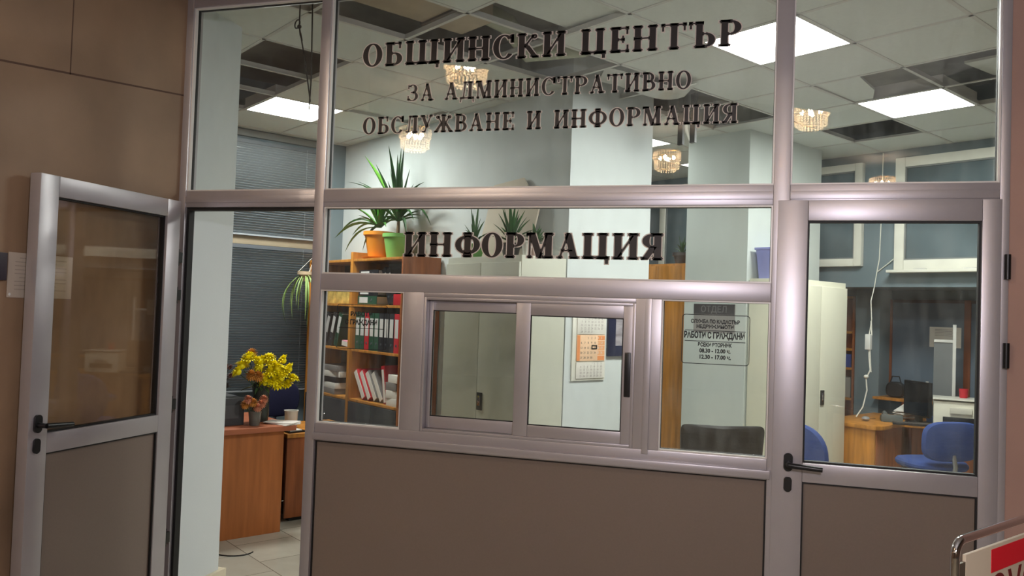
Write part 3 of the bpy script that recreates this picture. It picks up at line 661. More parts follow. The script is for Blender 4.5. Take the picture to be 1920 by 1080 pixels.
def binder(lab, u, v, z, col, rx=0, rot=0, th=.072, h=.315, d=.28, group='upright binders on the bookcase', lz=(.12, .27)):
    """upright binder, spine facing the viewer; local origin at the bottom front left"""
    t = rthing('binder', lab, 'binder', u, v, z, 0, group)
    if rot: t.rotation_euler = (0, rot, TH)
    b = MB(); b.box(0, .003, 0, d, 0, h); b.box(th - .003, th, 0, d, 0, h); b.box(.003, th - .003, 0, .003, 0, h)
    b.build('cover', col, t); MB().box(.006, th - .008, .012, d - .008, .006, h - .012).build('pages', PAPER, t)
    MB().box(.010, th - .010, -.0012, -.0002, lz[0], lz[1]).build('label', LAB, t)
    MB().cyl((th / 2, -.002, .06), (th / 2, .001, .06), .011, n=12).build('finger_ring', CHROME, t)
    return t
x = -4.555; seq = [('green', GRN), ('green', GRN), ('red', REDB), ('green', GRN), ('green', GRN), ('black', BLKB), ('black', BLKB), ('black', BLKB), ('red', REDB)]
place = ['first from the left in the upright row of the right bay', 'between the first green binder and the red one, right bay row', 'between green binders in the middle of the right bay row', 'just right of the middle red binder', 'just left of the black binders in the right bay row',
         'first of the three black ones in the right bay row', 'middle of the three black ones in the right bay row', 'last of the three black ones, beside the end red one', 'at the right end of the upright row']
for (cn, cm), pl in zip(seq, place):
    binder('%s binder, %s' % (cn, pl), x, .965, 1.2265, cm); x += .0775
for k, (cn, cm) in enumerate((('black', BLKB), ('black', BLKB), ('dark', BLKB), ('black', BLKB), ('dark green', GRN))):
    binder(['dark leaning binder farthest left in the left bay', 'second leaning dark binder from the left, left bay', 'middle leaning dark binder of the left bay', 'fourth leaning dark binder from the left, left bay', 'green leaning binder last in the left bay, above the pink folder'][k],
           -5.36 + k * .105, .965, 1.247, cm, rot=.30, group='leaning binders in the left bay', th=.065, h=.30)
t = rthing('document_folder', 'pink folder lying aslant beside the leaning binders in the left bay', 'folder', -4.80, .97, 1.2415); t.rotation_euler = (0, .1, TH)
MB().box(0, .13, 0, .24, 0, .05).build('cover', mat('pink card', (206, 132, 150), .7), t, .004); MB().box(.006, .126, -.003, -.0005, .006, .044).build('papers', PAPER, t)
# lying stack in the top right compartment
z = 1.6120
for k, (cn, cm) in enumerate((('green', GRN), ('black', BLKB), ('black', BLKB), ('black', BLKB))):
    t = rthing('binder', ['green binder lying flat on the top shelf, bottom of the stack', 'black binder lying on the green one, top shelf stack', 'black binder second from the top of the lying stack', 'black binder lying topmost under the orange pot'][k], 'binder', -4.555 + .01 * (k % 2), .975, z, 0, 'lying binders on the top shelf')
    b = MB(); b.box(0, .315, 0, .26, 0, .003); b.box(0, .315, 0, .26, .069, .072); b.box(0, .315, 0, .003, .003, .069); b.build('cover', cm, t)
    MB().box(.006, .30, .012, .25, .006, .066).build('pages', PAPER, t); MB().box(.03, .17, -.0015, -.0003, .012, .06).build('label', LAB, t); MB().cyl((.225, -.002, .036), (.225, .001, .036), .012, n=12).build('finger_ring', CHROME, t); z += .0735
for k in range(2): binder(['black binder leaning against the lying stack on the top shelf', 'second black binder leaning on the top shelf, above the red box'][k], -4.095 + k * .069, 1.0, 1.6120, BLKB, rot=-.40, group='binders leaning on the top shelf', th=.06)
t = MB().box(-.055, .055, -.02, .02, 0, .09).build('red_box', REDB, None, .003); x_, y_ = uvxy(-3.895, .975); t.location = (x_, y_, 1.6115); t.rotation_euler = (0, 0, TH); tag(t, 'small red box on the top shelf at the right end', 'box')
YEL = mat('yellowish patterned card', (206, 176, 96), .6, 0, .45, 14)
for k, (x, w_, h_) in enumerate(((-5.34, .17, .19), (-5.15, .13, .22), (-4.99, .24, .16))):
    t = MB().box(0, w_, 0, .05, 0, h_).build('card_box', YEL, None, .003); x_, y_ = uvxy(x, 1.0); t.location = (x_, y_, 1.6115); t.rotation_euler = (0, 0, TH)
    tag(t, ['yellowish card box at the far left of the top shelf', 'narrow tall yellowish card box on the top shelf', 'wide low yellowish card box nearest the divider on the top shelf'][k], 'box', 'yellowish boxes on the top shelf')
# lowest open compartment: paper piles on the left, heaped files on the right
def pile(lab, u, v, z, n, w_, d_, th, mats, group, seed):
    rnd = random.Random(seed)
    for k in range(n):
        t = MB().box(-w_ / 2, w_ / 2, -d_ / 2, d_ / 2, 0, th).build('paper_stack', mats[k % len(mats)], None, .001)
        x_, y_ = uvxy(u + rnd.uniform(-.02, .02), v); t.location = (x_, y_, z); t.rotation_euler = (0, 0, TH + rnd.uniform(-.12, .12)); z += th + .0008
        tag(t, lab[k], 'paper stack', group)
DPAP = mat('grey worn paper', (126, 122, 120), .8); 
pile(['grey paper stack at the bottom of the left lower pile', 'white paper stack second in the left lower pile', 'dark stack in the middle of the left lower pile', 'white paper stack fourth in the left lower pile', 'grey paper stack topmost in the left lower pile'], -5.02, 1.09, .8015, 5, .34, .24, .05, [DPAP, PAPER, BLKB, PAPER, DPAP], 'paper piles in the lower left bay', 4)
for k, (u, z, rt, cm) in enumerate(((-4.415, .803, -.62, REDB), (-4.335, .803, -.62, REDB), (-4.255, .803, -.62, DPAP), (-4.175, .803, -.62, DPAP))):
    t = rthing('file_folder', ['red file sloping at the left of the heap in the lower right bay', 'second sloping red file from the left in the lower heap', 'grey file sloping behind the red ones in the lower heap', 'grey file sloping nearest the upright red one'][k], 'file', u, .975 + .01 * k, z + .0, 0, 'sloping files in the lower right bay'); t.rotation_euler = (0, -.62, TH)
    MB().box(0, .062, 0, .27, .0, .27).build('cover', cm, t, .002); MB().box(.008, .054, -.004, -.0004, .004, .266).build('page_edges', PAPER, t)
t = rthing('file_folder', 'upright red file tilted beside the heap in the lower right bay', 'file', -4.085, .985, .803); t.rotation_euler = (0, -.2, TH)
MB().box(0, .05, 0, .25, .0, .31).build('cover', REDB, t, .002); MB().box(.010, .04, -.004, -.0004, .01, .28).build('page_edges', PAPER, t)
pile(['thick white book at the bottom of the right lower pile', 'white book second in the right lower pile', 'grey book third in the right lower pile', 'white papers topmost on the right lower pile'], -3.935, 1.09, .8015, 4, .16, .25, .062, [PAPER, PAPER, DPAP, PAPER], 'books in the lower right pile', 9)

# ================================================================== PLANTS
def pot_mb(r0, r1, h, lip=.012):
    return MB().lathe([(0.0, 0), (r0, 0), (r1, h - .03), (r1 + lip, h - .03), (r1 + lip, h), (r1 - .006, h), (r1 - .012, h - .02), (0, h - .02)], n=28)
def plant(name, lab, u, v, z, pot, potmat, leaves, leafm, group=None, saucer=None, stems=0, cat='potted plant'):
    t = rthing(name, lab, cat, u, v, z, 0, group)
    r0, r1, h = pot; pot_mb(r0, r1, h).build('pot', potmat, t); MB().lathe([(0, h - .02), (r1 - .013, h - .02), (r1 - .014, h - .012), (0, h - .008)], n=20).build('soil', SOIL, t)
    if saucer: MB().lathe([(0, 0), (r1 * 1.0, 0), (r1 * 1.18, .018), (r1 * 1.12, .018), (r1, .004), (0, .004)]).build('saucer', saucer, t)
    if stems: MB().tube([(0, 0, h - .02), (.005, 0, h + stems * .5), (0, .004, h + stems)], [.016, .014, .012], 8).build('stem', mat('brown stem', (112, 90, 64), .8), t)
    b = MB()
    for (bx, by, bz), (tx, ty, tz), w_, dr in leaves: b.leaf((bx, by, h - .01 + bz), (tx, ty, h - .01 + tz), w_, dr)
    b.build('leaves', leafm, t); return t
def rosette(n, r0, r1, z0, z1, w, seed, dr=.06, base=0.0, lo=-.15):
    rnd = random.Random(seed); out = []
    for k in range(n):
        a = k * 2.39996 + rnd.uniform(-.25, .25); q = k / max(1, n - 1)
        rr = r0 + (r1 - r0) * (1 - q) * rnd.uniform(.8, 1.1); zz = z0 + (z1 - z0) * q * rnd.uniform(.85, 1.1) + rnd.uniform(-.03, .03)
        out.append(((.012 * math.cos(a), .012 * math.sin(a), base), (rr * math.cos(a), max(-.9 * rr, min(.11, rr * math.sin(a) * .75)), base + zz), w * rnd.uniform(.8, 1.15), dr * (1 - q) + .01))
    return out
ORANGE = mat('orange terracotta pot', (226, 142, 40), .5, 0, .05); GREENP = mat('pale green plastic pot', (120, 178, 96), .5)
def at_tips(cu, cz, tips, w_, dr, seed):
    rnd = random.Random(seed); return [((rnd.uniform(-.012, .012), rnd.uniform(-.012, .012), cz), (tu - cu, tv, cz + tz), ww * w_, d_) for tu, tz, tv, ww, d_ in tips]
lv = rosette(26, .08, .30, .05, .36, .034, 11, .06, .05)
lv += at_tips(-4.43, .05, [(-5.14, -.06, -.05, 1, .12), (-5.10, -.01, -.02, 1, .14), (-5.02, -.06, -.10, .9, .12), (-4.94, -.04, .02, .9, .12), (-4.96, .10, .04, 1, .08), (-4.88, .22, -.05, 1, .05), (-4.84, -.20, -.10, .9, .16), (-4.70, .30, .05, .9, .04), (-4.62, .34, .02, 1, .02), (-4.30, .30, .05, 1, .02), (-4.12, .08, .06, 1, .1), (-4.22, .2, -.08, .9, .06), (-4.16, -.02, -.10, .8, .14)], .038, 0, 2)
plant('potted_yucca', 'low yucca in an orange pot on top of the bookcase', -4.43, 1.09, 2.0005, (.085, .125, .235), ORANGE, lv, LEAF, 'plants on the bookcase', ORANGE)
lv = rosette(30, .10, .32, .0, .42, .036, 5, .07, .12)
lv += at_tips(-4.20, .13, [(-4.40, .66, .0, 1.1, .01), (-4.33, .58, .05, 1.1, .0), (-4.26, .63, .04, 1.0, .0), (-4.18, .64, .02, 1.1, .0), (-4.50, .50, -.06, 1, .02), (-5.14, .42, .02, .9, .07), (-4.80, .38, -.06, .9, .06), (-3.98, .27, .03, 1, .12), (-3.64, -.08, -.05, .9, .22), (-3.72, .10, .05, .8, .2), (-3.78, -.04, -.12, .8, .2), (-3.88, -.16, -.12, .8, .2), (-3.70, .18, -.08, .7, .16), (-3.80, .28, -.02, .9, .14), (-4.48, -.26, -.17, 1.3, .2)], .038, 0, 3)
yp = plant('potted_yucca', 'tall yucca in a pale green pot on top of the bookcase, behind the big word', -4.20, 1.13, 2.0005, (.085, .115, .21), GREENP, lv, LEAF_D, 'plants on the bookcase', None, .14)
b = MB(); b.leaf((0, 0, .34), (-.55, -.03, .94), .055, .03); tag(b.build('young_leaf', mat('fresh light green leaf', (112, 178, 62), .45, 0, .2, 9), yp), 'single fresh light green leaf')
lv = rosette(26, .10, .24, -.42, .14, .016, 8, .25, 0)
t = plant('spider_plant', 'pale spider plant hanging in front of the left end of the bookcase', -5.17, .78, 1.80, (.04, .06, .09), mat('beige hanging pot', (190, 170, 140), .6), [(a, (tx, ty, tz - .12), w_, dr) for a, (tx, ty, tz), w_, dr in lv], LEAF_P)
b = MB()
for k in range(3): a = 2.1 * k; b.tube([(.065 * math.cos(a), .065 * math.sin(a), .085), (0, .10, .26)], .002, 5)
b.tube([(0, .10, .26), (0, .155, .26)], .004, 6); b.build('hanging_cord', PVC, t)

# ================================================================== METAL CABINETS
def steel_cabinet(lab, u, v, rz, W_, D_, H_, m, grp='steel cabinets'):
    """front faces local -y, centre of the front edge at the origin"""
    t = rthing('steel_cabinet', lab, 'cabinet', u, v, 0, rz, grp)
    MB().box(-W_ / 2, W_ / 2, .018, D_, 0, H_).build('body', m, t, .003)
    for s_ in (-1, 1):
        dr = MB().box(min(0, s_ * W_ / 2) + .003, max(0, s_ * W_ / 2) - .003, 0, .0175, .06, H_ - .045).build('door', m, t, .003)
        if s_ > 0:
            h = MB().box(.012, .068, -.008, 0, .92, 1.04).build('handle', mat('dark handle plate', (70, 70, 66), .35, .5), dr, .004)
            tag(h, 'dark metal handle plate')
    h2 = MB(); h2.box(.026, .054, -.012, -.008, .95, 1.02); h2.build('latch', CHROME, t, .003)
    return t
steel_cabinet('light grey two door steel cabinet behind the service window', -2.747, .892, 0, .81, .42, 1.965, GREYM)
steel_cabinet('cream two door steel cabinet seen through the right door', -1.77, 3.66, PI / 2, .86, .395, 1.93, CREAM)
# things on the grey cabinet
lv = rosette(24, .05, .23, .03, .30, .026, 21, .05, .02)
plant('potted_yucca', 'small yucca in a dark pot on the grey cabinet behind the big word', -2.67, 1.09, 1.966, (.05, .065, .10), mat('dark pot', (60, 52, 50), .5), lv, LEAF_D, 'plants on the grey cabinet')
plant('potted_plant', 'little bushy plant in a pinkish pot on the grey cabinet', -2.45, 1.12, 1.966, (.045, .055, .085), mat('pinkish pot', (176, 146, 136), .5), rosette(26, .03, .12, .02, .13, .03, 31, .1, .01), LEAF_D, 'plants on the grey cabinet')
plant('potted_plant', 'drooping plant in a green pot at the left end of the grey cabinet', -3.07, 1.08, 1.966, (.05, .07, .11), mat('bright green pot', (88, 150, 66), .5), rosette(14, .04, .16, .02, .26, .02, 41, .1, .02), LEAF_D, 'plants on the grey cabinet')
t = rthing('plastic_bucket', 'small white plastic bucket at the right end of the grey cabinet', 'bucket', -2.40, 1.0, 1.966); t.location = (*uvxy(-2.385, .99), 1.966)
MB().lathe([(0, 0), (.026, 0), (.036, .085), (.040, .085), (.040, .095), (.034, .095), (.026, .01), (0, .006)], n=22).build('body', WHITE, t)
c = MB().prism([(-.31, 0), (-.19, .575), (.145, .60), (.345, .36), (.28, 0)], 'y', 0, .014).build('cardboard_sheet', mat('cream cardboard', (216, 204, 186), .8), None, .002)
c.location = (*uvxy(-2.93, 1.225), 1.967); c.rotation_euler = (-.10, 0, TH); tag(c, 'large cream cardboard sheet leaning on the wall above the grey cabinet', 'cardboard')
# lavender bin on the cream cabinet
t = rthing('waste_bin', 'lavender plastic bin standing on the cream cabinet', 'bin', -2.03, 3.42, 1.9305)
b = MB(); n = 4
def rect_ring(w_, d_, z): return [(-w_, -d_, z), (w_, -d_, z), (w_, d_, z), (-w_, d_, z)]
rings = [rect_ring(.09, .13, 0), rect_ring(.105, .155, .235), rect_ring(.115, .165, .235), rect_ring(.115, .165, .255), rect_ring(.10, .15, .255), rect_ring(.085, .125, .01)]
vs = [p for r_ in rings for p in r_]; fs = [(i * 4 + k, i * 4 + (k + 1) % 4, i * 4 + 4 + (k + 1) % 4, i * 4 + 4 + k) for i in range(5) for k in range(4)] + [(3, 2, 1, 0), (20, 21, 22, 23)]
b.add(vs, fs).build('body', mat('lavender plastic', (150, 154, 214), .4), t, .004)

# ================================================================== WALL THINGS
cal = rthing('wall_calendar', 'white and orange three month calendar on the white wall end', 'calendar', -2.34, 1.545, 0, PI / 2)
MB().box(-.165, .165, -.012, -.001, 1.135, 1.62).build('backing_card', mat('calendar card', (232, 230, 220), .7), cal, .002)
ORG = mat('orange print', (236, 150, 92), .7); ORG2 = mat('pale orange print', (246, 206, 170), .7); NUM = mat('grey numerals', (92, 88, 88), .8); NUM2 = mat('faint numerals', (170, 160, 158), .8)
def month(z0, z1, fill, num, first, days, cols):
    s_ = MB().box(-.128, .15, -.019, -.0125, z0, z1).build('month_sheet', fill, cal, .001)
    rows = [[]]; d_ = first
    W_ = .225; col = first
    for day in range(1, days + 1):
        rows[-1].append((col, day)); col += 1
        if col == 7: rows.append([]); col = 0
    rows = [r_ for r_ in rows if r_]
    for k, r_ in enumerate(rows):
        zz = z1 - (z1 - z0) * (k + .78) / (len(rows) + .25)
        s0 = {c_: d__ for c_, d__ in r_}
        for c_, d__ in r_:
            o_ = text_mesh(str(d__), .021, num if c_ < 5 else cols, s_, 'numeral', (-.085 + c_ * .0335, -.0196, zz), ext=.0002)
    return s_
a = month(1.455, 1.575, PAPER, NUM2, 1, 31, NUM2); b_ = month(1.27, 1.45, ORG2, NUM, 2, 30, PAPER); c_ = month(1.15, 1.262, PAPER, NUM2, 4, 31, NUM2)
MB().box(-.126, -.098, -.0200, -.0191, 1.272, 1.448).build('week_strip', ORG, b_)
for k in range(5): MB().box(.078, .148, -.01945, -.01905, 1.275 + k * .035, 1.305 + k * .035).build('weekend_block', ORG if k in (0, 4) else mat('mid orange', (240, 172, 120), .7), b_)
mk = frame_mb(.015, .068, 1.352, 1.382, .007, -.023, -.0201).build('date_marker', BLACKP, cal); tag(mk, 'black sliding date frame')
MB().box(-.16, .16, -.02, -.012, 1.59, 1.612).build('binding_strip', TBAR, cal)
pf = rthing('picture_frame', 'dark navy picture frame right of the calendar', 'picture frame', -2.34, 1.91, 0, PI / 2)
frame_mb(-.18, .18, 1.30, 1.68, .075, -.022, -.001).build('frame', mat('navy frame', (26, 34, 66), .4), pf, .004)
MB().box(-.105, .105, -.012, -.002, 1.372, 1.605).build('picture', mat('blurred landscape print', (150, 144, 150), .6, 0, .5, 7, stretch=(1, 1, 4)), pf)
pl = rthing('door_plaque', 'grey department plaque on the mint wall block behind the hours sticker', 'plaque', -2.485, 3.21, 0, 0)
MB().box(-.205, .205, -.008, -.001, 1.475, 1.715).build('plate', mat('mid grey plate', (150, 146, 144), .5), pl)
q = MB().box(-.205, .205, -.010, -.0081, 1.628, 1.715).build('heading_band', mat('dark grey band', (66, 64, 68), .5), pl)
text_mesh('ОТДЕЛ', .075, GREYINK, q, 'text_line', (0, -.0105, 1.646), off=.001)
# wardrobe between the wall blocks
wd = rthing('wardrobe', 'tall orange wooden wardrobe between the two wall blocks', 'wardrobe', -3.325, 3.45, 0)
MB().box(-.50, .50, .02, .55, 0, 2.09).build('body', WOOD, wd, .003)
for s_ in (-1, 1):
    dr = MB().box(min(0, s_ * .5) + .003, max(0, s_ * .5) - .003, 0, .0195, .08, 2.07).build('door', WOOD, wd, .002); MB().cyl((s_ * .04, -.02, .98), (s_ * .04, -.02, 1.12), .006, n=8).build('handle', CHROME, dr)
plant('potted_plant', 'small plant in a dark pot on the orange wardrobe', -3.16, 3.62, 2.091, (.055, .075, .11), mat('dark pot', (60, 52, 50), .5), rosette(14, .03, .12, .03, .16, .02, 77, .1, .01), LEAF_D)

# ================================================================== CHAIRS
def blob(w_, h_, t_, e=2.6, n=36):
    """cushion: superellipse outline in x-z, puffed thickness along y"""
    b = MB(); pr = [(0.0, -.5), (.80, -.5), (.94, -.40), (1.0, -.12), (1.0, .12), (.94, .40), (.80, .5), (0.0, .5)]
    vs = []
    for s_, y in pr:
        for k in range(n):
            a = 2 * PI * k / n; c_, s2 = math.cos(a), math.sin(a)
            vs.append((s_ * w_ / 2 * abs(c_) ** (2 / e) * (1 if c_ >= 0 else -1), y * t_, s_ * h_ / 2 * abs(s2) ** (2 / e) * (1 if s2 >= 0 else -1)))
    fs = [(i * n + k, i * n + (k + 1) % n, (i + 1) * n + (k + 1) % n, (i + 1) * n + k) for i in range(len(pr) - 1) for k in range(n)]
    return b.add(vs, fs)
def moved(b, fn): b.v = [tuple(fn(Vector(p))) for p in b.v]; return b
def task_chair(lab, loc, rz, fab, seat_z=.48, back=(.44, .36, .72), group='blue office chairs', e=2.6, seatw=.46):
    """front faces local -y, backrest on +y"""
    t = thing('office_chair', lab, 'office chair', (loc[0], loc[1], 0), rz, group)
    for k in range(5):
        a = 2 * PI * k / 5 + .3; lg = MB().tube([(0, 0, .10), (.14 * math.cos(a), .14 * math.sin(a), .095), (.28 * math.cos(a), .28 * math.sin(a), .075)], [.022, .019, .014], 8).build('base_leg', BLACKP, t)
        MB().cyl((.28 * math.cos(a) - .012, .28 * math.sin(a), .028), (.28 * math.cos(a) + .012, .28 * math.sin(a), .028), .028, n=14).build('caster', BLACKP, lg)
    MB().cyl((0, 0, .09), (0, 0, .26), .026, n=14).build('post_sleeve', BLACKP, t); MB().cyl((0, 0, .26), (0, 0, seat_z - .05), .014, n=14).build('gas_post', CHROME, t)
    MB().box(-.09, .09, -.10, .16, seat_z - .065, seat_z - .035).build('seat_plate', BLACKP, t, .008)
    moved(blob(seatw, seatw, .07, 3.0), lambda p: Vector((p.x, p.z, seat_z + p.y - .05 * max(0, -p.z - .12) ** 1.2))).build('seat', fab, t)
    bw, bh, bz = back
    MB().tube([(0, .12, seat_z - .05), (0, .27, seat_z - .045), (0, .285, seat_z + .02), (0, .262, bz - .10)], [.018, .018, .017, .015], 8).build('back_bracket', mat('grey steel bar', (150, 150, 150), .3, .8), t)
    moved(blob(bw, bh, .06, e), lambda p: Vector((p.x, p.y + .245 - .12 * p.x * p.x / .1 * .22 + .06 * p.z, bz + p.z))).build('backrest', fab, t)
    return t
x_, y_ = uvxy(-1.02, 3.98)
task_chair('blue office chair with a wide low back in front of the printer', (1.40, 3.64), math.radians(-157), BLUEF, .53, (.47, .30, .735), e=3.4)
x_, y_ = uvxy(-1.38, 2.60)
task_chair('blue office chair cut off by the left edge of the right door pane', (.455, 2.62), math.radians(150), BLUEF, .46, (.44, .44, .70), e=2.3)
x_, y_ = uvxy(-4.90, .56)
task_chair('navy office chair behind the vase of yellow flowers', (x_, y_), math.radians(60), NAVYF, .46, (.42, .32, .76), 'navy office chair')
bc2 = thing('desk_chair', 'black leatherette chair with a straight back just inside the hours sticker pane', 'chair', (-.19, 1.64, 0), math.radians(196.5))
moved(blob(.455, .48, .045, 14), lambda p: Vector((p.x * (1 + .05 * p.z / .24), p.y + .24 + .10 * p.z, .765 + p.z - .012 * (1 - (p.x / .245) ** 2) * (p.z > 0)))).build('backrest', LEATHER, bc2)
moved(blob(.48, .47, .08, 5), lambda p: Vector((p.x, p.z, .46 + p.y))).build('seat', LEATHER, bc2)
for sx in (-1, 1):
    for sy in (-1, 1): MB().tube([(sx * .2, sy * .19, .44), (sx * .215, sy * .21, 0)], .014, 10).build('leg', CHROME, bc2)
    MB().tube([(sx * .19, .2, .43), (sx * .19, .29, .50), (sx * .19, .285, .60)], .012, 8).build('back_support', CHROME, bc2)

# ================================================================== LEFT DESKS AND THEIR THINGS
dk = rthing('desk', 'brown orange wooden desk with a plain end panel inside the open doorway', 'desk', -3.75, -.02, 0)
MB().box(-.03, 0, -.62, 0, 0, .706).build('end_panel', DESKW, dk, .003); MB().box(-.72, -.69, -.62, 0, 0, .706).build('end_panel', DESKW, dk, .003)
MB().box(-.76, .035, -.70, .075, .706, .742).build('desktop', mat('rose brown desk edge', (168, 98, 66), .4, 0, .1, 4), dk, .004); MB().box(-.69, -.03, -.55, -.53, .2, .706).build('modesty_panel', DESKW, dk)
dk2 = rthing('side_table', 'lower wooden side table between the desk and the mullion', 'table', -3.95, .10, 0)
MB().box(-.55, .02, -.01, .62, .615, .645).build('table_top', WOOD, dk2, .003); MB().box(-.02, 0, 0, .60, .03, .615).build('end_panel', WOOD_D, dk2, .002); MB().box(-.53, -.51, 0, .60, .03, .615).build('end_panel', WOOD_D, dk2, .002); MB().box(-.5, -.03, .05, .55, 0, .03).build('plinth', BLACKP, dk2)
t = rthing('computer_case', 'dark grey desktop computer box at the left end of the desk', 'computer', -4.02, -.42, .7425)
MB().box(-.22, .14, -.20, .16, 0, .19).build('case', mat('dark grey plastic', (62, 64, 66), .5), t, .006); MB().box(.1405, .1425, -.12, .12, .05, .14).build('front_panel', mat('mid grey plastic', (76, 78, 80), .5), t)
# flowers
def flower(b, c, r, n, rnd, tilt=None):
    up = Vector((rnd.uniform(-.5, .9), rnd.uniform(-.9, .4), rnd.uniform(.2, 1))).normalized() if tilt is None else Vector(tilt).normalized()
    a_ = up.orthogonal().normalized(); b2 = up.cross(a_)
    for lay, (k_, el) in enumerate(((1.0, .15), (.78, .6), (.5, 1.1))):
        m_ = max(5, int(n * k_))
        for k in range(m_):
            a = 2 * PI * (k + .5 * lay) / m_; d = (a_ * math.cos(a) + b2 * math.sin(a)) * math.cos(el) + up * math.sin(el)
            b.leaf(Vector(c), Vector(c) + d * r * (1 - .12 * lay), r * .5, .12, 4, .15)
    b.ball(c, r * .42, 8, 6)
YELF = mat('vivid yellow petals', (255, 236, 10), .6, 0, .05, 30); ORF = mat('dull orange petals', (206, 140, 60), .7, 0, .2, 30); PKF = mat('salmon petals', (212, 142, 108), .7, 0, .2, 30); DRY = mat('withered petals', (128, 84, 72), .8, 0, .35, 30)
VASEG = mat('dark glazed vase', (54, 58, 52), .25); STEM = mat('flower stem green', (58, 84, 46), .6, 0, .3, 12)
rnd = random.Random(12)
fv = rthing('flower_bouquet', 'bouquet of vivid yellow chrysanthemums in a dark vase on the desk', 'flowers', -4.02, -.085, .7425)
MB().lathe([(0, 0), (.055, 0), (.062, .05), (.058, .2), (.066, .27), (.060, .27), (.052, .2), (.05, .02), (0, .015)]).build('vase', VASEG, fv)
heads = [(.03, -.12, .44), (.06, -.04, .40), (.06, .09, .38), (.0, .05, .45), (.06, .0, .28), (.06, .10, .26), (0, -.10, .46), (.02, -.05, .43), (-.02, .01, .43), (.03, -.16, .40), (.04, -.19, .36), (.03, .05, .40), (-.01, .10, .39), (.05, .12, .36), (.06, .04, .35), (.05, -.01, .31), (.06, .07, .29), (.07, .12, .31), (-.02, .17, .43), (.04, .22, .30), (0, -.02, .37), (.05, .16, .35), (.06, .03, .27), (.05, .18, .26), (.02, .20, .37)]
st_ = MB()
for h in heads:
    b = MB(); flower(b, h, .056, 14, rnd); b.build('flower_head', YELF, fv); st_.tube([(0, 0, .15), (h[0] * .5, h[1] * .45, .28), (h[0], h[1], h[2] - .01)], .003, 5)
for k in range(14): a = rnd.uniform(0, 6.28); st_.leaf((0, 0, .24), (.12 * math.cos(a), .17 * math.sin(a), rnd.uniform(.2, .36)), .03, .1)
st_.build('stems', STEM, fv)
for h in ((.10, -.12, .34), (.10, -.07, .33), (-.05, -.06, .48)): b = MB(); flower(b, h, .046, 18, rnd, (1, -.5, .4)); tag(b.build('flower_head', ORF, fv), 'dull orange flower head')
fv = rthing('flower_bouquet', 'small bunch of salmon flowers in a low glass at the desk edge', 'flowers', -3.84, -.20, .7425)
MB().lathe([(0, 0), (.034, 0), (.045, .10), (.042, .10), (.031, .008), (0, .006)]).build('glass_vase', mat('cloudy glass', (96, 96, 90), .2), fv); st_ = MB()
for k, h in enumerate(((.01, -.075, .145), (.03, -.03, .16), (.02, .035, .145), (.04, .0, .125), (0, .06, .175), (.02, -.06, .18))):
    b = MB(); flower(b, h, .036, 17, rnd, (1, -.5 + .1 * k, .5)); b.build('flower_head', ORF if k in (0, 1) else PKF, fv); st_.tube([(0, 0, .02), h], .003, 5)
st_.build('stems', STEM, fv)
fv = rthing('dried_flowers', 'withered reddish flowers in a dark pot on the grey computer box', 'flowers', -4.05, -.395, .933)
pot_mb(.05, .065, .09).build('pot', mat('very dark pot', (36, 30, 30), .6), fv); st_ = MB()
for k in range(16):
    a = rnd.uniform(0, 6.28); h = (.09 * math.cos(a), .10 * math.sin(a) - .01, rnd.uniform(.10, .24)); st_.tube([(0, 0, .07), (h[0] * .6, h[1] * .5, h[2] * .7), h], .0025, 5)
    b = MB(); flower(b, h, .026, 8, rnd); b.build('flower_head', DRY, fv)
    st_.leaf((0, 0, .08), (h[0] * 1.1, h[1] * 1.1, h[2] - .08), .02, .1)
st_.build('stems', mat('dry stems', (86, 74, 58), .8), fv)
t = rthing('paper_sheets', 'loose white paper sheets lying on the right edge of the desk', 'papers', -3.83, -.0, .7425, .3)
for k in range(4): MB().box(-.11, .11, -.07, .07, k * .004, k * .004 + .0035).build('sheet', PAPER, t); t.children[-1].rotation_euler = (0, 0, .15 * k)
t = rthing('desk_bin', 'white plastic container standing on the side table behind the desk', 'container', -4.22, .25, .6455)
MB().lathe([(0, 0), (.045, 0), (.05, .125), (.054, .125), (.054, .133), (.047, .133), (.042, .01), (0, .008)]).build('body', WHITE, t)
t = rthing('letter_tray', 'thin black and white tray of letters on the side table edge', 'tray', -4.02, .17, .6455, .1)
MB().box(-.07, .06, -.06, .08, 0, .012).build('tray', BLACKP, t); MB().box(-.05, .052, -.05, .05, .0125, .02).build('envelope', PAPER, t)
t = rthing('floor_cable', 'thin black cable curling on the floor by the column', 'cable', -3.62, -.52, .004)
MB().tube([(.02 + .10 * math.cos(a) + .02 * a, -.12 + .07 * math.sin(a) + .03 * a, 0) for a in [i * .35 for i in range(22)]], .004, 6).build('cable_run', BLACKP, t)

# ================================================================== RIGHT DESK AND THE RECESS
dr_ = rthing('corner_desk', 'orange wooden corner desk with a curved front seen through the right door', 'desk', -1.52, 4.12, 0)
top = [(-.50, .02), (0, 0), (.035, .07), (.03, .2), (.0, .34), (.03, .47), (.14, .54), (.35, .56), (1.0, .56), (1.0, 1.03), (-.50, 1.03)]
MB().prism(top, 'z', .716, .750).build('desktop', WOOD, dr_, .004)
MB().box(-.46, -.02, .03, .05, 0, .715).build('end_panel', WOOD, dr_, .002); MB().box(-.04, -.015, .05, .52, 0, .715).build('side_panel', WOOD_D, dr_, .002); MB().box(-.015, .95, .72, .74, .2, .715).build('modesty_panel', WOOD_D, dr_); MB().box(.95, .98, .58, 1.0, 0, .715).build('end_panel', WOOD, dr_)
mo = rthing('computer_monitor', 'black computer monitor turned aside on the corner desk', 'monitor', -1.44, 4.72, .7505, math.radians(-28))
MB().box(-.155, .155, -.018, .018, .06, .36).build('screen_housing', BLACKP, mo, .008); MB().box(-.14, .14, -.022, -.0185, .075, .345).build('screen', mat('switched off screen', (14, 16, 20), .15), mo)
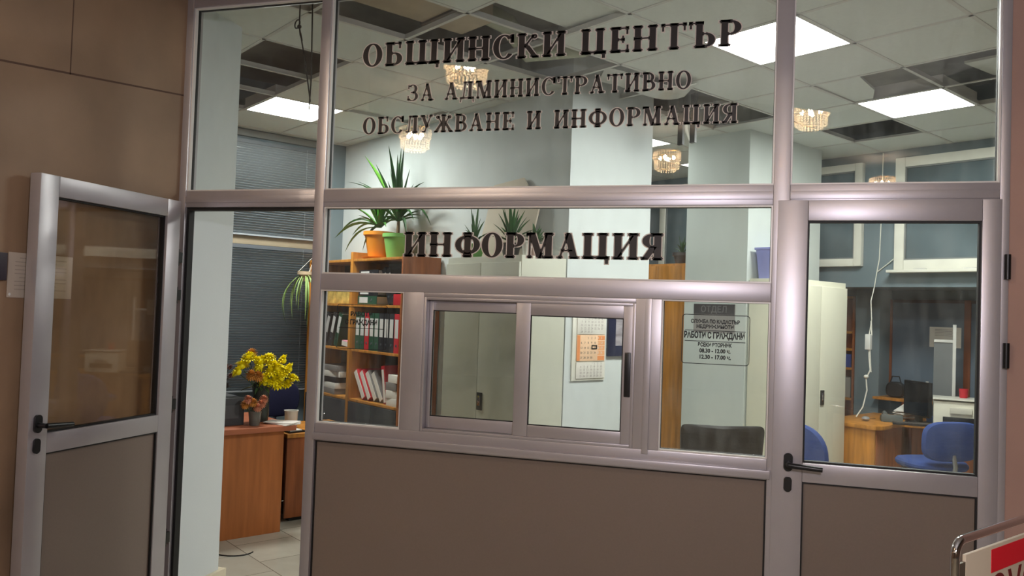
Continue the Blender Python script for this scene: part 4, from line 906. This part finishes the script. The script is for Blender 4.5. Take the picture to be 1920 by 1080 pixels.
MB().box(-.03, .03, -.006, .03, .008, .08).build('stand', BLACKP, mo, .004); MB().lathe([(0, 0), (.10, 0), (.095, .012), (0, .014)]).build('base', BLACKP, mo)
pr = rthing('laser_printer', 'white laser printer on the corner desk behind the blue chair', 'printer', -1.12, 4.78, .7505, math.radians(22))
MB().prism([(-.19, 0), (.17, 0), (.17, .215), (.12, .235), (-.19, .225)], 'x', -.20, .20).build('body', mat('off white printer shell', (226, 222, 206), .4), pr, .012)
MB().box(-.13, .13, -.205, -.185, .05, .10).build('paper_slot', BLACKP, pr, .003); MB().box(-.205, .205, -.21, .14, .2375, .246).build('lid', PVC, pr, .003); MB().box(-.08, .08, -.215, -.19, .13, .18).build('front_cover', mat('printer cover', (208, 204, 190), .4), pr, .006)
t = rthing('drinking_cup', 'small red cup standing on the white printer', 'cup', -1.11, 4.82, .9970); MB().lathe([(0, 0), (.03, 0), (.036, .075), (.033, .075), (.027, .005), (0, .004)], n=18).build('body', REDB, t)
t = rthing('plastic_tray', 'cream plastic tray on the back counter at the right pane edge', 'tray', -.93, 5.22, .9015); MB().prism([(-.1, 0), (.1, 0), (.1, .05), (-.06, .07), (-.1, .05)], 'y', -.1, .1).build('body', mat('cream plastic', (216, 206, 172), .4), t, .006)
t = rthing('desk_telephone', 'grey desk telephone in the middle of the corner desk', 'telephone', -1.62, 4.62, .7505, .5)
MB().prism([(-.09, 0), (.09, 0), (.09, .03), (-.09, .065)], 'x', -.085, .085).build('body', mat('grey green plastic', (92, 100, 98), .5), t, .005); MB().tube([(-.05, -.08, .055), (-.055, 0, .075), (-.05, .08, .055)], [.022, .014, .022], 8).build('handset', mat('grey plastic', (104, 110, 108), .5), t)
t = rthing('paper_sheets', 'heap of crumpled white papers beside the telephone and monitor', 'papers', -1.60, 4.92, .7505, .2)
for k in range(4): o = MB().box(-.11, .11, -.08, .08, 0, .003).build('sheet', PAPER, t); o.location = (0, 0, .016 + .03 * k); o.rotation_euler = (0, -.10 - .08 * k, .4 * k)
t = rthing('computer_mouse', 'silver corded mouse alone on the near part of the corner desk', 'mouse', -1.75, 4.42, .7505, .4); MB().ball((0, 0, .0195), .045, 12, 8, (.75, 1.1, .42)).build('body', mat('silver plastic', (176, 176, 178), .3, .4), t); MB().tube([(0, .045, .012), (.02, .12, .004), (.07, .2, .003)], .002, 5).build('cord', BLACKP, t)
t = rthing('computer_keyboard', 'black keyboard lying in front of the monitor', 'keyboard', -1.40, 4.52, .7505, .5); MB().box(-.15, .15, -.05, .05, 0, .018).build('case', BLACKP, t, .003); MB().box(-.14, .14, -.04, .04, .0182, .022).build('keys', mat('worn grey keys', (84, 78, 74), .6), t)
t = rthing('document_folder', 'bright blue folder lying right of the monitor', 'folder', -1.365, 4.91, .7505, 0); MB().box(-.06, .06, -.05, .05, 0, .05).build('cover', mat('bright blue card', (40, 120, 200), .5), t, .003)
fs_ = rthing('panel_stand', 'white frame stand with a grey panel behind the printer', 'stand', -1.36, 5.06, .7505, math.radians(30))
MB().box(.062, .088, -.013, .013, .01, .86).build('upright', WHITE, fs_, .002); MB().box(-.088, .062, -.012, .012, .70, .725).build('arm', WHITE, fs_, .002); MB().box(-.086, .061, -.003, .003, .01, .6995).build('panel', mat('grey frosted sheet', (122, 126, 128), .5), fs_); MB().box(-.12, .12, -.05, .05, 0, .0098).build('foot', WHITE, fs_)
# recess: framed board, counter, notice, shelves
pb = rthing('wall_panel', 'dark blue board framed by brown wooden strips in the recess', 'wall panel', -1.0, 5.5, 0)
MB().box(-1.03, 1.4, -.02, -.001, .92, 1.84).build('board', mat('dark slate board', (92, 108, 124), .7, 0, .06, 4), pb)
STRIP = mat('brown wooden strip', (126, 70, 40), .5, 0, .15, 6)
for x, w_ in ((-1.02, .012), (-.325, .028), (.6, .028)): MB().box(x - w_, x + w_, -.035, -.0205, .92, 1.84).build('batten', STRIP, pb, .002)
MB().box(-1.0, 1.4, -.034, -.0205, 1.81, 1.84).build('top_batten', mat('dark strip', (60, 44, 42), .6), pb)
t = rthing('wall_notice', 'white notice sheet on the dark blue board', 'notice', -1.52, 5.479, 0); MB().box(-.14, .14, -.003, -.001, 1.395, 1.585).build('sheet', PAPER, t)
b = MB()
for k in range(5): b.box(-.09, .09 - .03 * (k % 2), -.0042, -.0031, 1.560 - k * .014, 1.563 - k * .014)
b.build('printed_lines', GREYINK, t)
ctr = rthing('wall_counter', 'narrow wooden counter along the dark board', 'counter', -1.35, 5.30, 0)
MB().box(-.70, 1.9, -.13, .17, .875, .90).build('top', WOOD, ctr, .003)
for x in (-.42, .3, 1.2): MB().box(x - .012, x + .012, -.11, .17, 0, .8745).build('support', WOOD_D, ctr)
t = rthing('shoulder_bag', 'black bag standing on the counter left of the monitor', 'bag', -1.88, 5.28, .9005, .2); moved(blob(.17, .15, .09, 3), lambda p: Vector((p.x * (1 - .8 * max(0, p.z)), p.y, p.z + .075))).build('body', LEATHER, t); MB().tube([(-.05, 0, .13), (-.03, 0, .2), (.03, 0, .2), (.05, 0, .13)], .006, 6).build('strap', LEATHER, t)
for u, lab in ((-1.74, 'clear bottle beside the black bag on the counter'), (-1.60, 'clear bottle just above the left edge of the monitor'), (-1.45, 'clear bottle between the monitor and the white stand')):
    t = rthing('plastic_bottle', lab, 'bottle', u, 5.30, .9005, 0, 'bottles on the counter'); MB().lathe([(0, 0), (.028, 0), (.03, .09), (.012, .13), (.012, .15), (0, .15)], n=16).build('body', mat('pale plastic bottle', (120, 134, 142), .2), t); MB().cyl((0, 0, .15), (0, 0, .175), .014, n=12).build('cap', WHITE, t)
ns = rthing('niche_shelf', 'brown wooden shelf unit between the cream cabinet and the pilaster', 'shelf', -2.545, 5.5, 0)
MB().box(-.30, .265, -.012, -.001, .05, 1.86).build('back_panel', WOOD_D, ns); MB().box(-.32, -.30, -.25, -.001, 0, 1.86).build('side_panel', WOOD, ns); MB().box(.245, .265, -.25, -.0125, 0, 1.86).build('side_panel', WOOD_D, ns)
for z in (.04, .42, .84, 1.14, 1.33, 1.5, 1.85): MB().box(-.30, .245, -.245, -.0125, z - .011, z + .011).build('shelf', WOOD, ns)
t = rthing('card_box', 'blue box on the niche shelf beside the cream cabinet', 'box', -2.41, 5.36, 1.1515); MB().box(-.12, .08, -.07, .07, 0, .13).build('body', mat('blue carton', (56, 76, 150), .6), t, .003)
t = rthing('card_box', 'pale box above the orange shelf board in the niche', 'box', -2.41, 5.36, .8515); MB().box(-.1, .08, -.07, .07, 0, .2).build('body', mat('greyish carton', (150, 146, 138), .7), t, .003)
# hanging power lead
hc = rthing('power_cable', 'white power cable with a socket block hanging down to the corner desk', 'cable', -1.80, 4.66, 0)
b = MB(); b.tube([(.005, .08, 3.15), (0, .082, 2.6), (-.01, .08, 2.18), (-.03, .075, 2.05), (-.045, .07, 1.93), (-.04, 0, 1.8), (-.025, -.01, 1.63), (-.04, -.02, 1.5)], .0045, 6); b.tube([(.155, .06, 2.2), (.06, .075, 2.13), (-.02, .078, 2.07)], .0045, 6)
b.tube([(-.04, -.02, 1.36), (-.035, -.02, 1.28), (-.02, -.03, 1.18), (-.045, -.05, 1.10), (-.03, -.06, 1.0), (-.05, -.09, .85), (-.08, -.15, .762)], .006, 6); b.build('cord', PVC, hc)
b = MB(); b.tube([(-.03, -.01, 1.62), (-.02, -.015, 1.5), (-.035, -.022, 1.42), (-.025, -.02, 1.25), (-.015, -.025, 1.16)], .007, 6); b.build('second_cord', PVC, hc)
MB().box(-.068, -.018, -.045, -.003, 1.36, 1.50).build('socket_block', WHITE, hc, .008); MB().ball((-.045, -.05, 1.12), .022, 8, 6, (1, 1, .8)).build('knot', PVC, hc)
